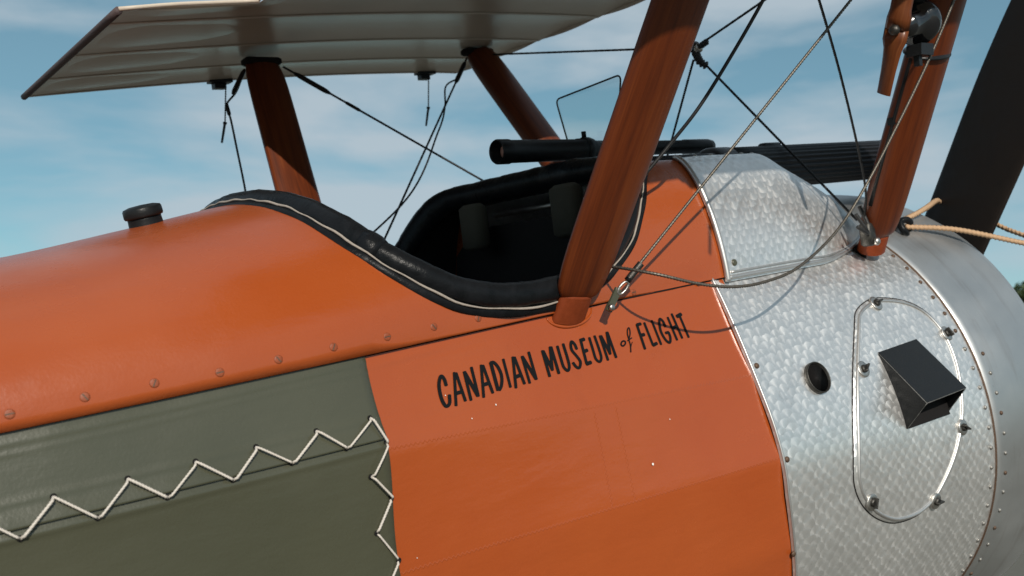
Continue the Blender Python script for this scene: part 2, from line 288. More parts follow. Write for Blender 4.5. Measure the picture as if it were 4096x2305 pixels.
def turned_aluminium():
    b = NB('turned_aluminium'); uv = b.coord('UV'); P = 0.026
    u = b.vmath('SCALE', uv, scale=1 / P)
    jit = b.n('ShaderNodeTexNoise'); b.link(b.map(uv, (26, 26, 1)), jit.inputs['Vector']); jit.inputs['Scale'].default_value = 1.0
    u = b.vmath('ADD', u, b.vmath('SCALE', b.vmath('SUBTRACT', jit.outputs[1], (0.5, 0.5, 0.5)), scale=0.75))
    flat = lambda v: b.vmath('MULTIPLY', v, (1, 1, 0))
    f1 = b.vmath('FLOOR', u); fr = flat(b.vmath('SUBTRACT', u, f1)); rd = b.vmath('FLOOR', b.vmath('ADD', fr, (0.5, 0, 0)))
    cu = b.vmath('MULTIPLY', rd, (1, 0, 0))                      # nearest column of the half-stepped rows
    cands = [(b.vmath('SUBTRACT', fr, b.vmath('ADD', cu, (0, 0.0, 0))), b.vmath('ADD', b.vmath('ADD', f1, cu), (0.3, 0.3, 0))),
             (b.vmath('SUBTRACT', fr, (0.5, 0.5, 0)), f1),
             (b.vmath('SUBTRACT', fr, b.vmath('ADD', cu, (0, 1.0, 0))), b.vmath('ADD', b.vmath('ADD', f1, cu), (0.3, 1.3, 0))),
             (b.vmath('SUBTRACT', fr, (0.5, 1.5, 0)), b.vmath('ADD', f1, (0, 1, 0)))]
    r, cid = cands[0]
    for vec, idv in cands[1:]:                                   # later swirls overlap the earlier row, like fish scales
        ins = b.math('LESS_THAN', b.vmath('LENGTH', vec), 0.60)
        m1 = b.n('ShaderNodeMix', data_type='VECTOR'); b.link(ins, m1.inputs[0]); b.link(r, m1.inputs[4]); b.link(vec, m1.inputs[5]); r = m1.outputs[1]
        m2 = b.n('ShaderNodeMix', data_type='VECTOR'); b.link(ins, m2.inputs[0]); b.link(cid, m2.inputs[4]); b.link(idv, m2.inputs[5]); cid = m2.outputs[1]
    wn_ = b.n('ShaderNodeTexWhiteNoise', noise_dimensions='2D'); b.link(cid, wn_.inputs['Vector'])
    rnd = wn_.outputs['Value']
    r = b.vmath('ADD', r, flat(b.vmath('SCALE', b.vmath('SUBTRACT', wn_.outputs['Color'], (0.5, 0.5, 0.5)), scale=0.28)))
    X, Y, Z = sep(b, r); ln = b.vmath('LENGTH', r)
    T = b.n('ShaderNodeTangent', direction_type='UV_MAP').outputs[0]; geo = b.n('ShaderNodeNewGeometry'); N = geo.outputs['Normal']
    B = b.vmath('CROSS_PRODUCT', N, T)
    tan = b.vmath('NORMALIZE', b.vmath('ADD', b.vmath('SCALE', T, scale=b.math('MULTIPLY', Y, -1.0)), b.vmath('SCALE', B, scale=X)))
    oc = b.coord(); big = b.noise(oc, 5, 5, 0.6); spot = b.noise(oc, 60, 4, 0.6)
    rings = b.math('SINE', b.math('MULTIPLY', ln, 62.0))
    edge = b.ramp(ln, (0.42, 0.0), (0.60, 1.0))
    v = b.math('MULTIPLY_ADD', rnd, 0.09, b.math('MULTIPLY_ADD', edge, 0.07, b.math('MULTIPLY', big, 0.40)))
    col = b.ramp(v, (0.06, (0.68, 0.68, 0.67)), (0.44, (0.93, 0.92, 0.90)))
    col = b.mix(b.math('MULTIPLY', b.ramp(spot, (0.62, 0.0), (0.76, 1.0)), 0.30), col, (0.22, 0.21, 0.20))
    strk = b.ramp(b.noise(b.map(oc, (9, 9, 2.2)), 1.0, 7, 0.68, 0.8), (0.54, 0.0), (0.74, 1.0))
    col = b.mix(b.math('MULTIPLY', strk, 0.16), col, (0.36, 0.34, 0.31))
    ro = b.math('MULTIPLY_ADD', rnd, 0.08, b.math('MULTIPLY_ADD', big, 0.16, 0.25))
    nm = b.bump(b.math('MULTIPLY_ADD', rings, 0.10, b.math('MULTIPLY_ADD', b.math('MULTIPLY', ln, -1.0), 0.5, b.math('MULTIPLY', spot, 0.25))), 0.03, 0.0011)
    p = b.pbsdf(Base_Color=col, Metallic=0.80, Roughness=ro, Anisotropic=0.58, Normal=nm); b.link(tan, p.inputs['Tangent'])
    b.done(p)
turned_aluminium()
def dull_aluminium(name, lo, hi, streak):
    b = NB(name); oc = b.coord(); big = b.noise(oc, 6, 6, 0.6); st = b.noise(b.map(oc, (30, 2.5, 2.5)), 1.0, 6, 0.65); sp = b.noise(oc, 90, 4, 0.7)
    col = b.mix(big, lo, hi)
    col = b.mix(b.math('MULTIPLY', b.ramp(st, (0.52, 0.0), (0.75, 1.0)), streak), col, (0.16, 0.10, 0.065))
    col = b.mix(b.math('MULTIPLY', b.ramp(sp, (0.66, 0.0), (0.76, 1.0)), 0.35), col, (0.10, 0.085, 0.07))
    b.done(b.pbsdf(Base_Color=col, Metallic=0.85, Roughness=b.ramp(big, (0.3, 0.36), (0.7, 0.52)), Normal=b.bump(b.math('MULTIPLY_ADD', sp, 0.3, st), 0.10, 0.001)))
dull_aluminium('dull_aluminium', (0.40, 0.41, 0.41), (0.54, 0.55, 0.55), 0.35)
dull_aluminium('bead_aluminium', (0.50, 0.50, 0.49), (0.64, 0.63, 0.62), 0.25)

def linen():
    b = NB('doped_linen'); oc = b.coord(); big = b.noise(oc, 4, 5, 0.6); wv = b.noise(b.map(oc, (5, 26, 1)), 1.0, 4, 0.6); f = b.noise(oc, 300, 2)
    col = b.mix(big, (0.47, 0.395, 0.315), (0.55, 0.465, 0.375))
    nm = b.bump(b.math('MULTIPLY_ADD', f, 0.1, wv), 0.10, 0.004)
    p = b.pbsdf(Base_Color=col, Roughness=0.27, Normal=nm, Specular_IOR_Level=0.62, Coat_Weight=0.0)
    t = b.n('ShaderNodeBsdfTranslucent'); b.link(col, t.inputs[0])
    m = b.n('ShaderNodeMixShader'); m.inputs[0].default_value = 0.10; b.link(p.outputs[0], m.inputs[1]); b.link(t.outputs[0], m.inputs[2])
    b.done(m)
linen()
simple('linen_tape', (0.55, 0.47, 0.38), 0.4, 0.0, 0.12, 90, 0.3, 0.3)
simple('spar_spruce', (0.05, 0.035, 0.02), 0.7, 0.0, 0.2, 30, 0.2, 0.3)
def glass():
    b = NB('windscreen_glass'); lw = b.n('ShaderNodeLayerWeight'); fac = b.math('MULTIPLY_ADD', b.math('POWER', lw.outputs['Facing'], 5.0), 0.9, 0.035)
    t = b.n('ShaderNodeBsdfTransparent'); t.inputs[0].default_value = (0.90, 0.93, 0.93, 1); g = b.n('ShaderNodeBsdfGlossy'); g.inputs['Roughness'].default_value = 0.03
    m = b.n('ShaderNodeMixShader'); b.link(fac, m.inputs[0]); b.link(t.outputs[0], m.inputs[1]); b.link(g.outputs[0], m.inputs[2]); b.done(m)
glass()
def ground_mat():
    b = NB('airfield_ground'); oc = b.coord(); n = b.noise(oc, 0.5, 8, 0.6); f = b.noise(oc, 14, 6, 0.7); s = b.noise(b.map(oc, (0.3, 3, 1)), 1.0, 5, 0.6)
    c = b.mix(n, (0.085, 0.08, 0.062), (0.13, 0.12, 0.095)); c = b.mix(b.math('MULTIPLY', f, 0.4), c, (0.17, 0.155, 0.125)); c = b.mix(b.math('MULTIPLY', b.ramp(s, (0.55, 0.0), (0.7, 1.0)), 0.4), c, (0.05, 0.055, 0.03))
    b.done(b.pbsdf(Base_Color=c, Roughness=0.85, Normal=b.bump(f, 0.4, 0.01)))
ground_mat()
simple('tree_leaf', (0.045, 0.07, 0.025), 0.6, 0.0, 0.5, 0.8, 0.0, 0.3)
simple('tree_bark', (0.09, 0.07, 0.05), 0.9, 0.0, 0.3, 8, 0.4, 0.2)

# ---------------------------------------------------------------- mesh helpers
MIR = np.array([1.0, -1.0, 1.0])
def A(*v): return np.array(v, float)
def make_mesh(name, verts, faces, mat, smooth=True, uvs=None):
    me = bpy.data.meshes.new(name); me.from_pydata([tuple(map(float, v)) for v in verts], [], faces)
    me.materials.append(MATS[mat])
    if smooth: me.polygons.foreach_set('use_smooth', [True] * len(me.polygons))
    if uvs is not None:
        uv = me.uv_layers.new(name='UVMap'); li = np.empty(len(me.loops), int); me.loops.foreach_get('vertex_index', li)
        uv.data.foreach_set('uv', np.array(uvs, float)[li].ravel())
    me.update(); return me
def link(name, me, parent=None, label=None, matrix=None):
    o = bpy.data.objects.new(name, me); COL.objects.link(o)
    if parent is not None: o.parent = parent
    if matrix is not None: o.matrix_local = matrix
    if label: o['label'] = label
    return o
def part(name, geo, mat, parent, label=None, smooth=True):
    v, f = geo[0], geo[1]; return link(name, make_mesh(name, v, f, mat, smooth, geo[2] if len(geo) > 2 else None), parent, label)
def join(*gs):
    V, F, U = [], [], []; hasuv = all(len(g) > 2 for g in gs)
    for g in gs:
        k = len(V); V += list(g[0]); F += [tuple(i + k for i in f) for f in g[1]]
        if hasuv: U += list(g[2])
    return (V, F, U) if hasuv else (V, F)
def grid(P, closed_v=False, uv=None, flip=False, skip=None):
    """P[i][j] points -> quads"""
    n, m = len(P), len(P[0]); V = [p for r in P for p in r]; F = []
    for i in range(n - 1):
        for j in range(m if closed_v else m - 1):
            if skip and skip(i, j): continue
            k = (j + 1) % m; f = (i*m + j, i*m + k, (i+1)*m + k, (i+1)*m + j); F.append(f[::-1] if flip else f)
    if uv is not None: return V, F, [u for r in uv for u in r]
    return V, F
def frames(path):
    path = np.array(path, float); n = len(path); t = np.gradient(path, axis=0); t /= np.linalg.norm(t, axis=1)[:, None] + 1e-12
    ref = A(0, 0, 1) if abs(t[0][2]) < 0.9 else A(1, 0, 0); u = np.cross(t[0], ref); u /= np.linalg.norm(u); out = []
    for i in range(n):
        u = u - t[i] * (u @ t[i]); u /= np.linalg.norm(u) + 1e-12; out.append((path[i], t[i], u, np.cross(t[i], u)))
    return out
def smooth_path(pts, n, closed=False):
    pts = np.array(pts, float); m = len(pts)
    if closed: ext = np.vstack([pts[-1], pts, pts[0], pts[1]]); segs = m
    else: ext = np.vstack([2*pts[0] - pts[1], pts, 2*pts[-1] - pts[-2]]); segs = m - 1
    out = []
    for s in range(segs):
        p0, p1, p2, p3 = ext[s:s + 4]
        for t in np.linspace(0, 1, n, endpoint=False):
            out.append(0.5*((2*p1) + (-p0 + p2)*t + (2*p0 - 5*p1 + 4*p2 - p3)*t*t + (-p0 + 3*p1 - 3*p2 + p3)*t**3))
    if not closed: out.append(pts[-1])
    return np.array(out)
def tube(path, r, k=10, closed=False, caps=True, lay=0, twist=0.0, depth=0.0, sq=1.0):
    """round (or stranded, when lay > 0) tube along a path; r is a number or one per point"""
    path = np.array(path, float)
    if closed: path = np.vstack([path, path[0]])
    fr = frames(path); n = len(fr); rr = np.full(n, r) if np.isscalar(r) else np.array(list(r) + ([r[0]] if closed else []), float)
    d = np.concatenate([[0], np.cumsum(np.linalg.norm(np.diff(path, axis=0), axis=1))]); P, U = [], []
    for i, (c, t, u, w) in enumerate(fr):
        row = []
        for j in range(k):
            a = 2*math.pi*j/k + twist*d[i]; q = rr[i] * (1 + (depth*math.cos(lay*2*math.pi*j/k) if lay else 0))
            row.append(c + (u*math.cos(a) + w*math.sin(a)*sq)*q)
        P.append(row); U.append([(d[i], j/k*2*math.pi*rr[i]) for j in range(k)])
    V, F, UV = grid(P, True, U)
    if caps and not closed: F.append(tuple(range(k))[::-1]); F.append(tuple((n-1)*k + j for j in range(k)))
    return V, F, UV
def cable(path, r, n_per_m=420, strands=6, lay=260):
    p = np.array(path, float); L = np.linalg.norm(np.diff(p, axis=0), axis=1).sum(); d = np.concatenate([[0], np.cumsum(np.linalg.norm(np.diff(p, axis=0), axis=1))])
    s = np.linspace(0, L, max(int(L*n_per_m), 4)); q = np.stack([np.interp(s, d, p[:, i]) for i in range(3)], 1)
    return tube(q, r, strands*2, lay=strands, twist=lay, depth=0.16)
def lathe(prof, origin, axis, k=28, up=(0, 0, 1)):
    """prof: (distance along axis, radius)"""
    ax = np.array(axis, float); ax /= np.linalg.norm(ax); u = np.cross(ax, np.array(up, float))
    if np.linalg.norm(u) < 1e-3: u = np.cross(ax, A(1, 0, 0))
    u /= np.linalg.norm(u); w = np.cross(ax, u); o = np.array(origin, float); P, U = [], []
    for s, r in prof:
        P.append([o + ax*s + (u*math.cos(2*math.pi*j/k) + w*math.sin(2*math.pi*j/k))*r for j in range(k)]); U.append([(s, j/k*6.28*r) for j in range(k)])
    V, F, UV = grid(P, True, U); F.append(tuple(range(k))[::-1]); F.append(tuple((len(prof)-1)*k + j for j in range(k)))
    return V, F, UV
def hexa(c8):
    return list(c8), [(0, 3, 2, 1), (4, 5, 6, 7), (0, 1, 5, 4), (1, 2, 6, 5), (2, 3, 7, 6), (3, 0, 4, 7)]
def box(a, b, bev=0.0):
    (x0, y0, z0), (x1, y1, z1) = a, b
    if not bev:
        return hexa([A(x0,y0,z0),A(x1,y0,z0),A(x1,y1,z0),A(x0,y1,z0),A(x0,y0,z1),A(x1,y0,z1),A(x1,y1,z1),A(x0,y1,z1)])
    def rr(x0, x1, y0, y1, z): return [A(x,y,z) for x, y in ((x0+bev,y0),(x1-bev,y0),(x1,y0+bev),(x1,y1-bev),(x1-bev,y1),(x0+bev,y1),(x0,y1-bev),(x0,y0+bev))]
    i = bev
    P = [rr(x0+i,x1-i,y0+i,y1-i,z0), rr(x0,x1,y0,y1,z0+i), rr(x0,x1,y0,y1,z1-i), rr(x0+i,x1-i,y0+i,y1-i,z1)]
    V, F = grid(P, True); F.append(tuple(range(8))[::-1]); F.append(tuple(24+j for j in range(8))); return V, F
def obox(c, ex, ey, ez):
    c, ex, ey, ez = (np.array(v, float) for v in (c, ex, ey, ez))
    return hexa([c-ex-ey-ez, c+ex-ey-ez, c+ex+ey-ez, c-ex+ey-ez, c-ex-ey+ez, c+ex-ey+ez, c+ex+ey+ez, c-ex+ey+ez])
def nrm(v): v = np.array(v, float); return v / (np.linalg.norm(v) + 1e-12)
def frame_matrix(o, n, t):
    """local z along n, local x near t"""
    n = nrm(n); t = np.array(t, float); t = nrm(t - n*(t @ n)); b = np.cross(n, t)
    return Matrix(((t[0], b[0], n[0], o[0]), (t[1], b[1], n[1], o[1]), (t[2], b[2], n[2], o[2]), (0, 0, 0, 1)))
def side_pt(x, z, off=0.0, fn=side): return A(x, -fn(x, z) - off, z)
def side_n(x, z, fn=side):
    e = 0.006; a = side_pt(x+e, z, 0, fn) - side_pt(x-e, z, 0, fn); b = side_pt(x, z+e, 0, fn) - side_pt(x, z-e, 0, fn); n = np.cross(a, b); return nrm(n if n[1] < 0 else -n)
def deck_n(x, p):
    e = 0.004; a = deck(x+e, p) - deck(x-e, p); b = deck(x, p+e) - deck(x, p-e); n = nrm(np.cross(a, b)); return n if n @ (deck(x, p) - A(x, 0, -0.3)) > 0 else -n

# ---------------------------------------------------------------- setting
def tag(o, label=None, cat=None, kind=None, group=None):
    for k, v in (('label', label), ('category', cat), ('kind', kind), ('group', group)):
        if v: o[k] = v
    return o
g = link('ground', make_mesh('ground', [(-1500, -1500, 0), (1500, -1500, 0), (1500, 1500, 0), (-1500, 1500, 0)], [(0, 1, 2, 3)], 'airfield_ground', False))
tag(g, 'bare brownish airfield ground', None, 'structure')

# ---------------------------------------------------------------- the biplane
ROOT = bpy.data.objects.new('biplane', None); COL.objects.link(ROOT)
ROOT.empty_display_size = 0.5
ROOT.matrix_world = Matrix.Rotation(-PITCH, 4, 'Y')
tag(ROOT, 'orange and olive biplane with bare aluminium nose and varnished wood struts', 'airplane')
OFF = Matrix.Translation(Matrix.Rotation(PITCH, 4, 'Y') @ Vector((0, 0, DATUM)))
def air(name, geo, mat, label=None, smooth=True):
    o = part(name, geo, mat, ROOT, label, smooth); o.matrix_local = OFF; return o
def mirror(geo):
    return ([np.array(v)*MIR for v in geo[0]], [tuple(reversed(f)) for f in geo[1]]) + ((geo[2],) if len(geo) > 2 else ())

# --- fuselage sides (doped fabric over stringers)
def wrinkle(x, z):
    d = SEAM(x) - z; w = 0.0
    for d0, amp, wd in ((0.016, 0.0008, 0.004), (0.028, 0.0004, 0.003)):
        w += amp * math.exp(-((d - d0 - 0.004*math.sin(x*9))/wd)**2) * np.clip((0.16 - x)/0.3, 0, 1) * (0.6 + 0.4*math.sin(x*23 + d0*900))
    return w
def zrows(x, top, bot):
    a = np.concatenate([np.arange(0, 0.06, 0.003), np.arange(0.06, 0.48, 0.006), np.linspace(0.48, 0.80, 30)]) / 0.80
    return [top + (bot - top)*t for t in a]
xs_side = sorted(set(np.round(np.concatenate([np.linspace(-4.2, -0.9, 22), np.arange(-0.9, XM, 0.012), [XM + 0.03]]), 4)))
P = [[side_pt(x, z, wrinkle(x, z)) for z in zrows(x, SEAM(x) + 0.002, BOT(x))] for x in xs_side]
near_side = grid(P)
SIDE = air('fuselage_side', near_side, 'orange_fabric', 'orange doped fabric fuselage side with black lettering')
air('fuselage_side', mirror(near_side), 'orange_fabric')
P = [[A(x, -side(x, BOT(x)) * (1 - 2*t), BOT(x) - 0.03*math.sin(math.pi*t)*TAPER(x)) for t in np.linspace(0, 1, 13)] for x in xs_side]
air('fuselage_bottom', grid(P), 'orange_fabric')

# --- olive fabric panels laced on behind the cockpit
def olive_edge(z): return -0.3545 + 0.0022*math.sin(z*31) - 0.006*np.clip(-z - 0.1, 0, 1)
FL = lambda x: -0.1215 - 0.010*np.clip(-0.36 - x, -1, 1)            # lower edge of the upper flap
def olive_upper_off(x, z):
    d = SEAM(x) - z; b = z - FL(x)
    w = 0.0025 + 0.0040*math.exp(-(b/0.016)**2) + 0.0009*math.exp(-((b - 0.026)/0.004)**2)
    w += 0.0009*math.exp(-((d - 0.010 - 0.003*math.sin(x*7))/0.004)**2) + 0.0005*math.exp(-((d - 0.022 + 0.002*math.sin(x*11))/0.003)**2)
    return w
xs_o = [olive_edge(0) - t for t in np.concatenate([np.arange(0, 0.6, 0.012), np.linspace(0.6, 3.6, 24)])]
P = []
for x in xs_o:
    zz = np.linspace(SEAM(x) - 0.001, FL(x), 46); row = [side_pt(x + (olive_edge(z) - xs_o[0] if x > -0.5 else 0), z, olive_upper_off(x, z)) for z in zz]
    row.append(side_pt(x, FL(x) - 0.001, 0.002)); P.append(row)
P.insert(0, [p + A(0.0015, 0.0042, 0) for p in P[0]])
OLU = air('upper_fabric_panel', grid(P), 'olive_fabric', 'olive fabric strip along the top of the fuselage side')
def olive_low_off(x, z):
    b = FL(x) - z
    return 0.0022 + 0.0022*math.exp(-((b - 0.009)/0.004)**2)
P = []
for x in xs_o:
    zb = BOT(x) + 0.02; zz = np.concatenate([np.linspace(FL(x) + 0.004, FL(x) - 0.05, 20), np.linspace(FL(x) - 0.06, zb, 46)])
    P.append([side_pt(x + (olive_edge(z) - xs_o[0] if x > -0.5 else 0), z, olive_low_off(x, z)) for z in zz])
P.insert(0, [p + A(0.0015, 0.0036, 0) for p in P[0]])
OLL = air('lower_fabric_panel', grid(P), 'olive_fabric', 'olive fabric panel below the zigzag lacing')
for src in (OLU, OLL):
    me = src.data; air(src.name.split('.')[0], ([np.array(v.co)*MIR for v in me.vertices], [tuple(reversed(p.vertices)) for p in me.polygons]), 'olive_fabric')
dxl = LACE[2][0] - LACE[0][0]
lace_pts = [(LACE[0][0] - 0.0375 - 0.075*k, (-0.1025, -0.136)[0]) for k in range(0)]
left = []
for k in range(6):
    left.append((LACE[0][0] - 0.0375*(k+1), (LACE[1][1] if k % 2 == 0 else LACE[0][1]) - 0.0009*(k+1)))
down = [(LACE[-2][0] + (0.0 if k % 2 == 0 else 0.028), LACE[-1][1] - 0.038*(k+1)) for k in range(8)]
chain_pts = left[::-1] + LACE + down
def lace_off(x, z): return 0.011 if (z > -0.17 and x < -0.36) else 0.0055
for k in range(len(chain_pts) - 1):
    (xa, za), (xb, zb) = chain_pts[k], chain_pts[k + 1]; pts = []
    for t in np.linspace(0, 1, 12):
        x, z = xa + (xb - xa)*t, za + (zb - za)*t; e = min(t, 1 - t)
        pts.append(side_pt(x, z, max(lace_off(xa, za), lace_off(xb, zb)) - 0.006*math.exp(-e*40)))
    part('lace', cable(pts, 0.00155 + 0.00015*math.sin(k*2.3), 900, 4, 420), 'white_cord', SIDE)

eyelet = make_mesh('eyelet', *lathe([(0, 0.0036), (0.0007, 0.0034), (0.0009, 0.0026), (0.0002, 0.0022), (0.0002, 0.0003)], (0, 0, 0), (0, 0, 1), 12)[:2], 'dark_lining')
for x, z in chain_pts: link('eyelet', eyelet, SIDE, None, frame_matrix(side_pt(x, z, lace_off(x, z) - 0.0072 if lace_off(x, z) > 0.006 else 0.0032), side_n(x, z), (1, 0, 0)))

# --- lettering, painted on the side
def stroke(pts, w, off, sx=1.38):
    p = smooth_path([(a, b, 0) for a, b in pts], 7) if len(pts) > 2 else np.array([(pts[0][0] + (pts[1][0]-pts[0][0])*t, pts[0][1] + (pts[1][1]-pts[0][1])*t, 0) for t in np.linspace(0, 1, 7)])
    d = np.gradient(p, axis=0); V, F = [], []
    for i in range(len(p)):
        t = np.array([d[i][0]/sx, d[i][1]]); t /= np.linalg.norm(t) + 1e-12; n = A(-t[1], t[0])
        for s in (-1, 1):
            x, z = p[i][0] + n[0]*s*w/2*sx, p[i][1] + n[1]*s*w/2; V.append(side_pt(x, z, off + wrinkle(x, z)))
    for i in range(len(p) - 1): F.append((2*i, 2*i+1, 2*i+3, 2*i+2))
    for i, sg in ((0, -1), (len(p)-1, 1)):               # rounded ends
        t = np.array([d[i][0]/sx, d[i][1]]); t /= np.linalg.norm(t) + 1e-12; n = A(-t[1], t[0]); k = len(V); c = p[i]; ring = []
        for a in np.linspace(-math.pi/2, math.pi/2, 7):
            x = c[0] + (n[0]*math.sin(a) + sg*t[0]*math.cos(a)*0.55)*w/2*sx; z = c[1] + (n[1]*math.sin(a) + sg*t[1]*math.cos(a)*0.55)*w/2
            V.append(side_pt(x, z, off + wrinkle(x, z))); ring.append(k + len(ring))
        F.append(tuple(ring))
    return V, F
for strokes in LETTERS:
    gs = []
    for i, (w, pts) in enumerate(strokes): gs.append(stroke(pts, w, 0.0009 + 0.00012*i))
    part('letter', join(*gs), 'letter_paint', SIDE, smooth=False)
for i, (x, z) in enumerate(CHIPS):
    r = (0.0026, 0.0012, 0.0013, 0.001, 0.001, 0.001)[i]
    ring = [side_pt(x + r*(0.5 + 0.5*random.random())*math.cos(a), z + r*1.2*(0.5 + 0.5*random.random())*math.sin(a), 0.0022) for a in np.linspace(0, 2*math.pi, 8)[:-1]]
    part('paint_chip', (ring, [tuple(range(7))]), 'white_chip', SIDE, smooth=False)

# --- plywood top deck with the cockpit opening
RIM = cub([-0.345, -0.337, -0.322, -0.300, -0.256, -0.21, -0.176, -0.126, -0.04, 0.005, 0.055, 0.098, 0.138, 0.183, 0.230, 0.272, 0.305, 0.318],
          [math.pi/2, 1.25, 0.90, 0.62, 0.385, 0.245, 0.185, 0.135, 0.11, 0.115, 0.165, 0.25, 0.365, 0.54, 0.82, 1.12, 1.36, math.pi/2])
def phimax(x): return float(RIM(x)) if -0.345 < x < 0.318 else math.pi/2
xs_d = sorted(set(np.round(np.concatenate([np.linspace(-4.2, -0.9, 20), np.arange(-0.9, -0.35, 0.02), -0.345 + 0.06*np.linspace(0, 1, 22)**2, np.arange(-0.28, 0.26, 0.012), 0.318 - 0.07*np.linspace(0, 1, 22)**2, [0.345, 0.36, 0.375]]), 5)))
P, Q = [], []
for x in xs_d:
    pm = phimax(x); ph = [pm*t for t in np.linspace(0, 1, 30)]
    row = [deck(x, p, 0.003) for p in ph]; lip = deck(x, 0, 0.0) ; row.insert(0, A(lip[0], lip[1] + 0.004, lip[2] + 0.001))
    P.append(row)
dk = grid(P, flip=True); DECK = air('top_deck', join(dk, mirror(dk)), 'orange_plywood', 'rounded orange plywood top deck behind and around the cockpit')
# dark joint under the deck edge
P = [[side_pt(x, SEAM(x) + 0.006, -0.004), side_pt(x, SEAM(x) - 0.0022, 0.0012)] for x in xs_side if x > -2.5]
part('seam_joint', grid(P), 'dark_lining', DECK)
def screw_mesh(name, r, h, mat):
    prof = [(0, r), (h*0.5, r*0.96), (h*0.85, r*0.75), (h, r*0.45)]; V, F, U = lathe(prof, (0, 0, 0), (0, 0, 1), 14)
    b = box((-r*0.8, -r*0.13, h*0.4), (r*0.8, r*0.13, h*1.03)); return make_mesh(name, V, F, mat)
slot_me = make_mesh('slot', *box((-0.0044, -0.0007, 0.0006), (0.0044, 0.0007, 0.00135)), 'rusty_screw', False)
screw_me = screw_mesh('screw', 0.0056, 0.0012, 'screw_paint')
step = (SCREWS[1][0] - SCREWS[0][0])
for k, (x, p) in enumerate([(SCREWS[0][0] - 0.085*j, SCREWS[0][1]) for j in (3, 2, 1)] + SCREWS):
    m = frame_matrix(deck(x, p, 0.0028), deck_n(x, p), (math.cos(k*2.1), 0, math.sin(k*2.1)))
    s = link('screw', screw_me, DECK, None, m)
    link('screw_slot', slot_me, DECK, None, m)
# --- cockpit coaming
xr = np.concatenate([-0.345 + 0.075*np.linspace(0, 1, 16)**2, np.linspace(-0.262, 0.25, 40), (0.318 - 0.068*np.linspace(0, 1, 16)**2)[::-1]])
half = [(x, min(phimax(x), math.pi/2)) for x in xr]
rim = [deck(x, p) for x, p in half]; rn = [deck_n(x, min(p, 1.5)) for x, p in half]
ring = np.array(rim + [v*MIR for v in rim[-2:0:-1]]); rnn = np.array(rn + [v*MIR for v in rn[-2:0:-1]])
def resample(c, n, extra):
    cc = np.vstack([c, c[0]]); ee = np.vstack([extra, extra[0]]); d = np.concatenate([[0], np.cumsum(np.linalg.norm(np.diff(cc, axis=0), axis=1))])
    s = np.linspace(0, d[-1], n, endpoint=False); return np.stack([np.interp(s, d, cc[:, i]) for i in range(3)], 1), np.stack([np.interp(s, d, ee[:, i]) for i in range(3)], 1)
ring, rnn = resample(ring, 260, rnn)
for _ in range(3):
    ring = (np.roll(ring, 1, 0) + 2*ring + np.roll(ring, -1, 0))/4; rnn = (np.roll(rnn, 1, 0) + 2*rnn + np.roll(rnn, -1, 0))/4
rnn /= np.linalg.norm(rnn, axis=1)[:, None]
tng = np.roll(ring, -1, 0) - np.roll(ring, 1, 0); tng /= np.linalg.norm(tng, axis=1)[:, None]
outw = np.cross(tng, rnn); cen = ring.mean(0)
if (outw * (ring - cen)).sum() < 0: outw = -outw
fat = np.array([0.0190 + 0.0030*np.clip((-0.290 - p[0])/0.012, 0, 1) + 0.008*np.clip((p[0]-0.12)/0.1, 0, 1)*np.clip((p[1]+0.2)/0.1, 0, 1) - 0.002*np.clip((p[0]-0.0)/0.1, 0, 1)*np.clip((-p[1]-0.2)/0.1, 0, 1) for p in ring])
wob = 1 + 0.018*np.sin(np.arange(260)*0.9) + 0.02*np.array([random.gauss(0, 1) for _ in range(260)])*0.5
lift = rnn * (fat*np.array([0.16 - 0.26*np.clip((-0.25 - p[0])/0.06, 0, 1) for p in ring]))[:, None]
COAM = air('cockpit_coaming', tube(ring + lift, fat*wob, 20, closed=True), 'black_leather', 'padded black leather rim around the cockpit')
rows = []
for i in range(261):
    j = i % 260; a, n_, o_ = ring[j], rnn[j], outw[j]; f = fat[j]
    rows.append([a + o_*(f*0.55) + n_*0.008, a + o_*(f + 0.003) + n_*0.0062, a + o_*(f + 0.012 + 0.001*math.sin(j*0.7)) + n_*0.0046, a + o_*(f + 0.0125) + n_*0.001])
part('leather_flap', grid(rows), 'black_leather', COAM)
cordp = np.array([ring[j] + outw[j]*(fat[j]*1.08 + 0.0012*math.sin(j*0.55)) + rnn[j]*(0.0085 + 0.0008*math.sin(j*1.3)) for j in range(260)])
part('lacing_cord', tube(cordp, [0.0015 + 0.0004*math.sin(j*0.45) for j in range(260)], 8, closed=True), 'coaming_cord', COAM, 'white cord sewn along the lower edge of the leather rim')
# sleeve end of the thicker headrest roll
i0 = min(range(130), key=lambda j: abs(ring[j][0] + 0.290)); pp = [ring[j] + lift[j] for j in range(i0 - 2, i0 + 2)]
part('roll_seam', tube(pp, [0.0222, 0.0232, 0.0228, 0.0195], 20), 'black_leather', COAM)

# --- cockpit interior
def lining(x, z): return min(side(x, min(z, 0)) - 0.012, 0.36)
P = []
for x in np.linspace(-0.338, 0.31, 30):
    hw = [A(x, -lining(x, z), z) for z in (-0.5, -0.25, -0.1, -0.02)] + [deck(x, phimax(x)*t, -0.012) + A(0, 0.004, 0) for t in np.linspace(0.02, 1.0, 14)]
    P.append([v*MIR for v in hw[::-1]] + hw)
air('cockpit_lining', grid(P, skip=lambda i, j: j == 17), 'dark_lining')
air('cockpit_floor', box((-0.34, -0.37, -0.52), (0.31, 0.37, -0.50)), 'dark_lining', None, False)
def bulkhead(x, top, w):
    ph = np.linspace(0, math.pi, 25); V = [A(x, 0.97*deck(x, min(p, math.pi-p))[1]*(1 if p < math.pi/2 else -1), deck(x, min(p, math.pi-p))[2]*top - 0.006) for p in ph] + [A(x, w, -0.5), A(x, -w, -0.5)]
    return V, [tuple(range(len(V)))]
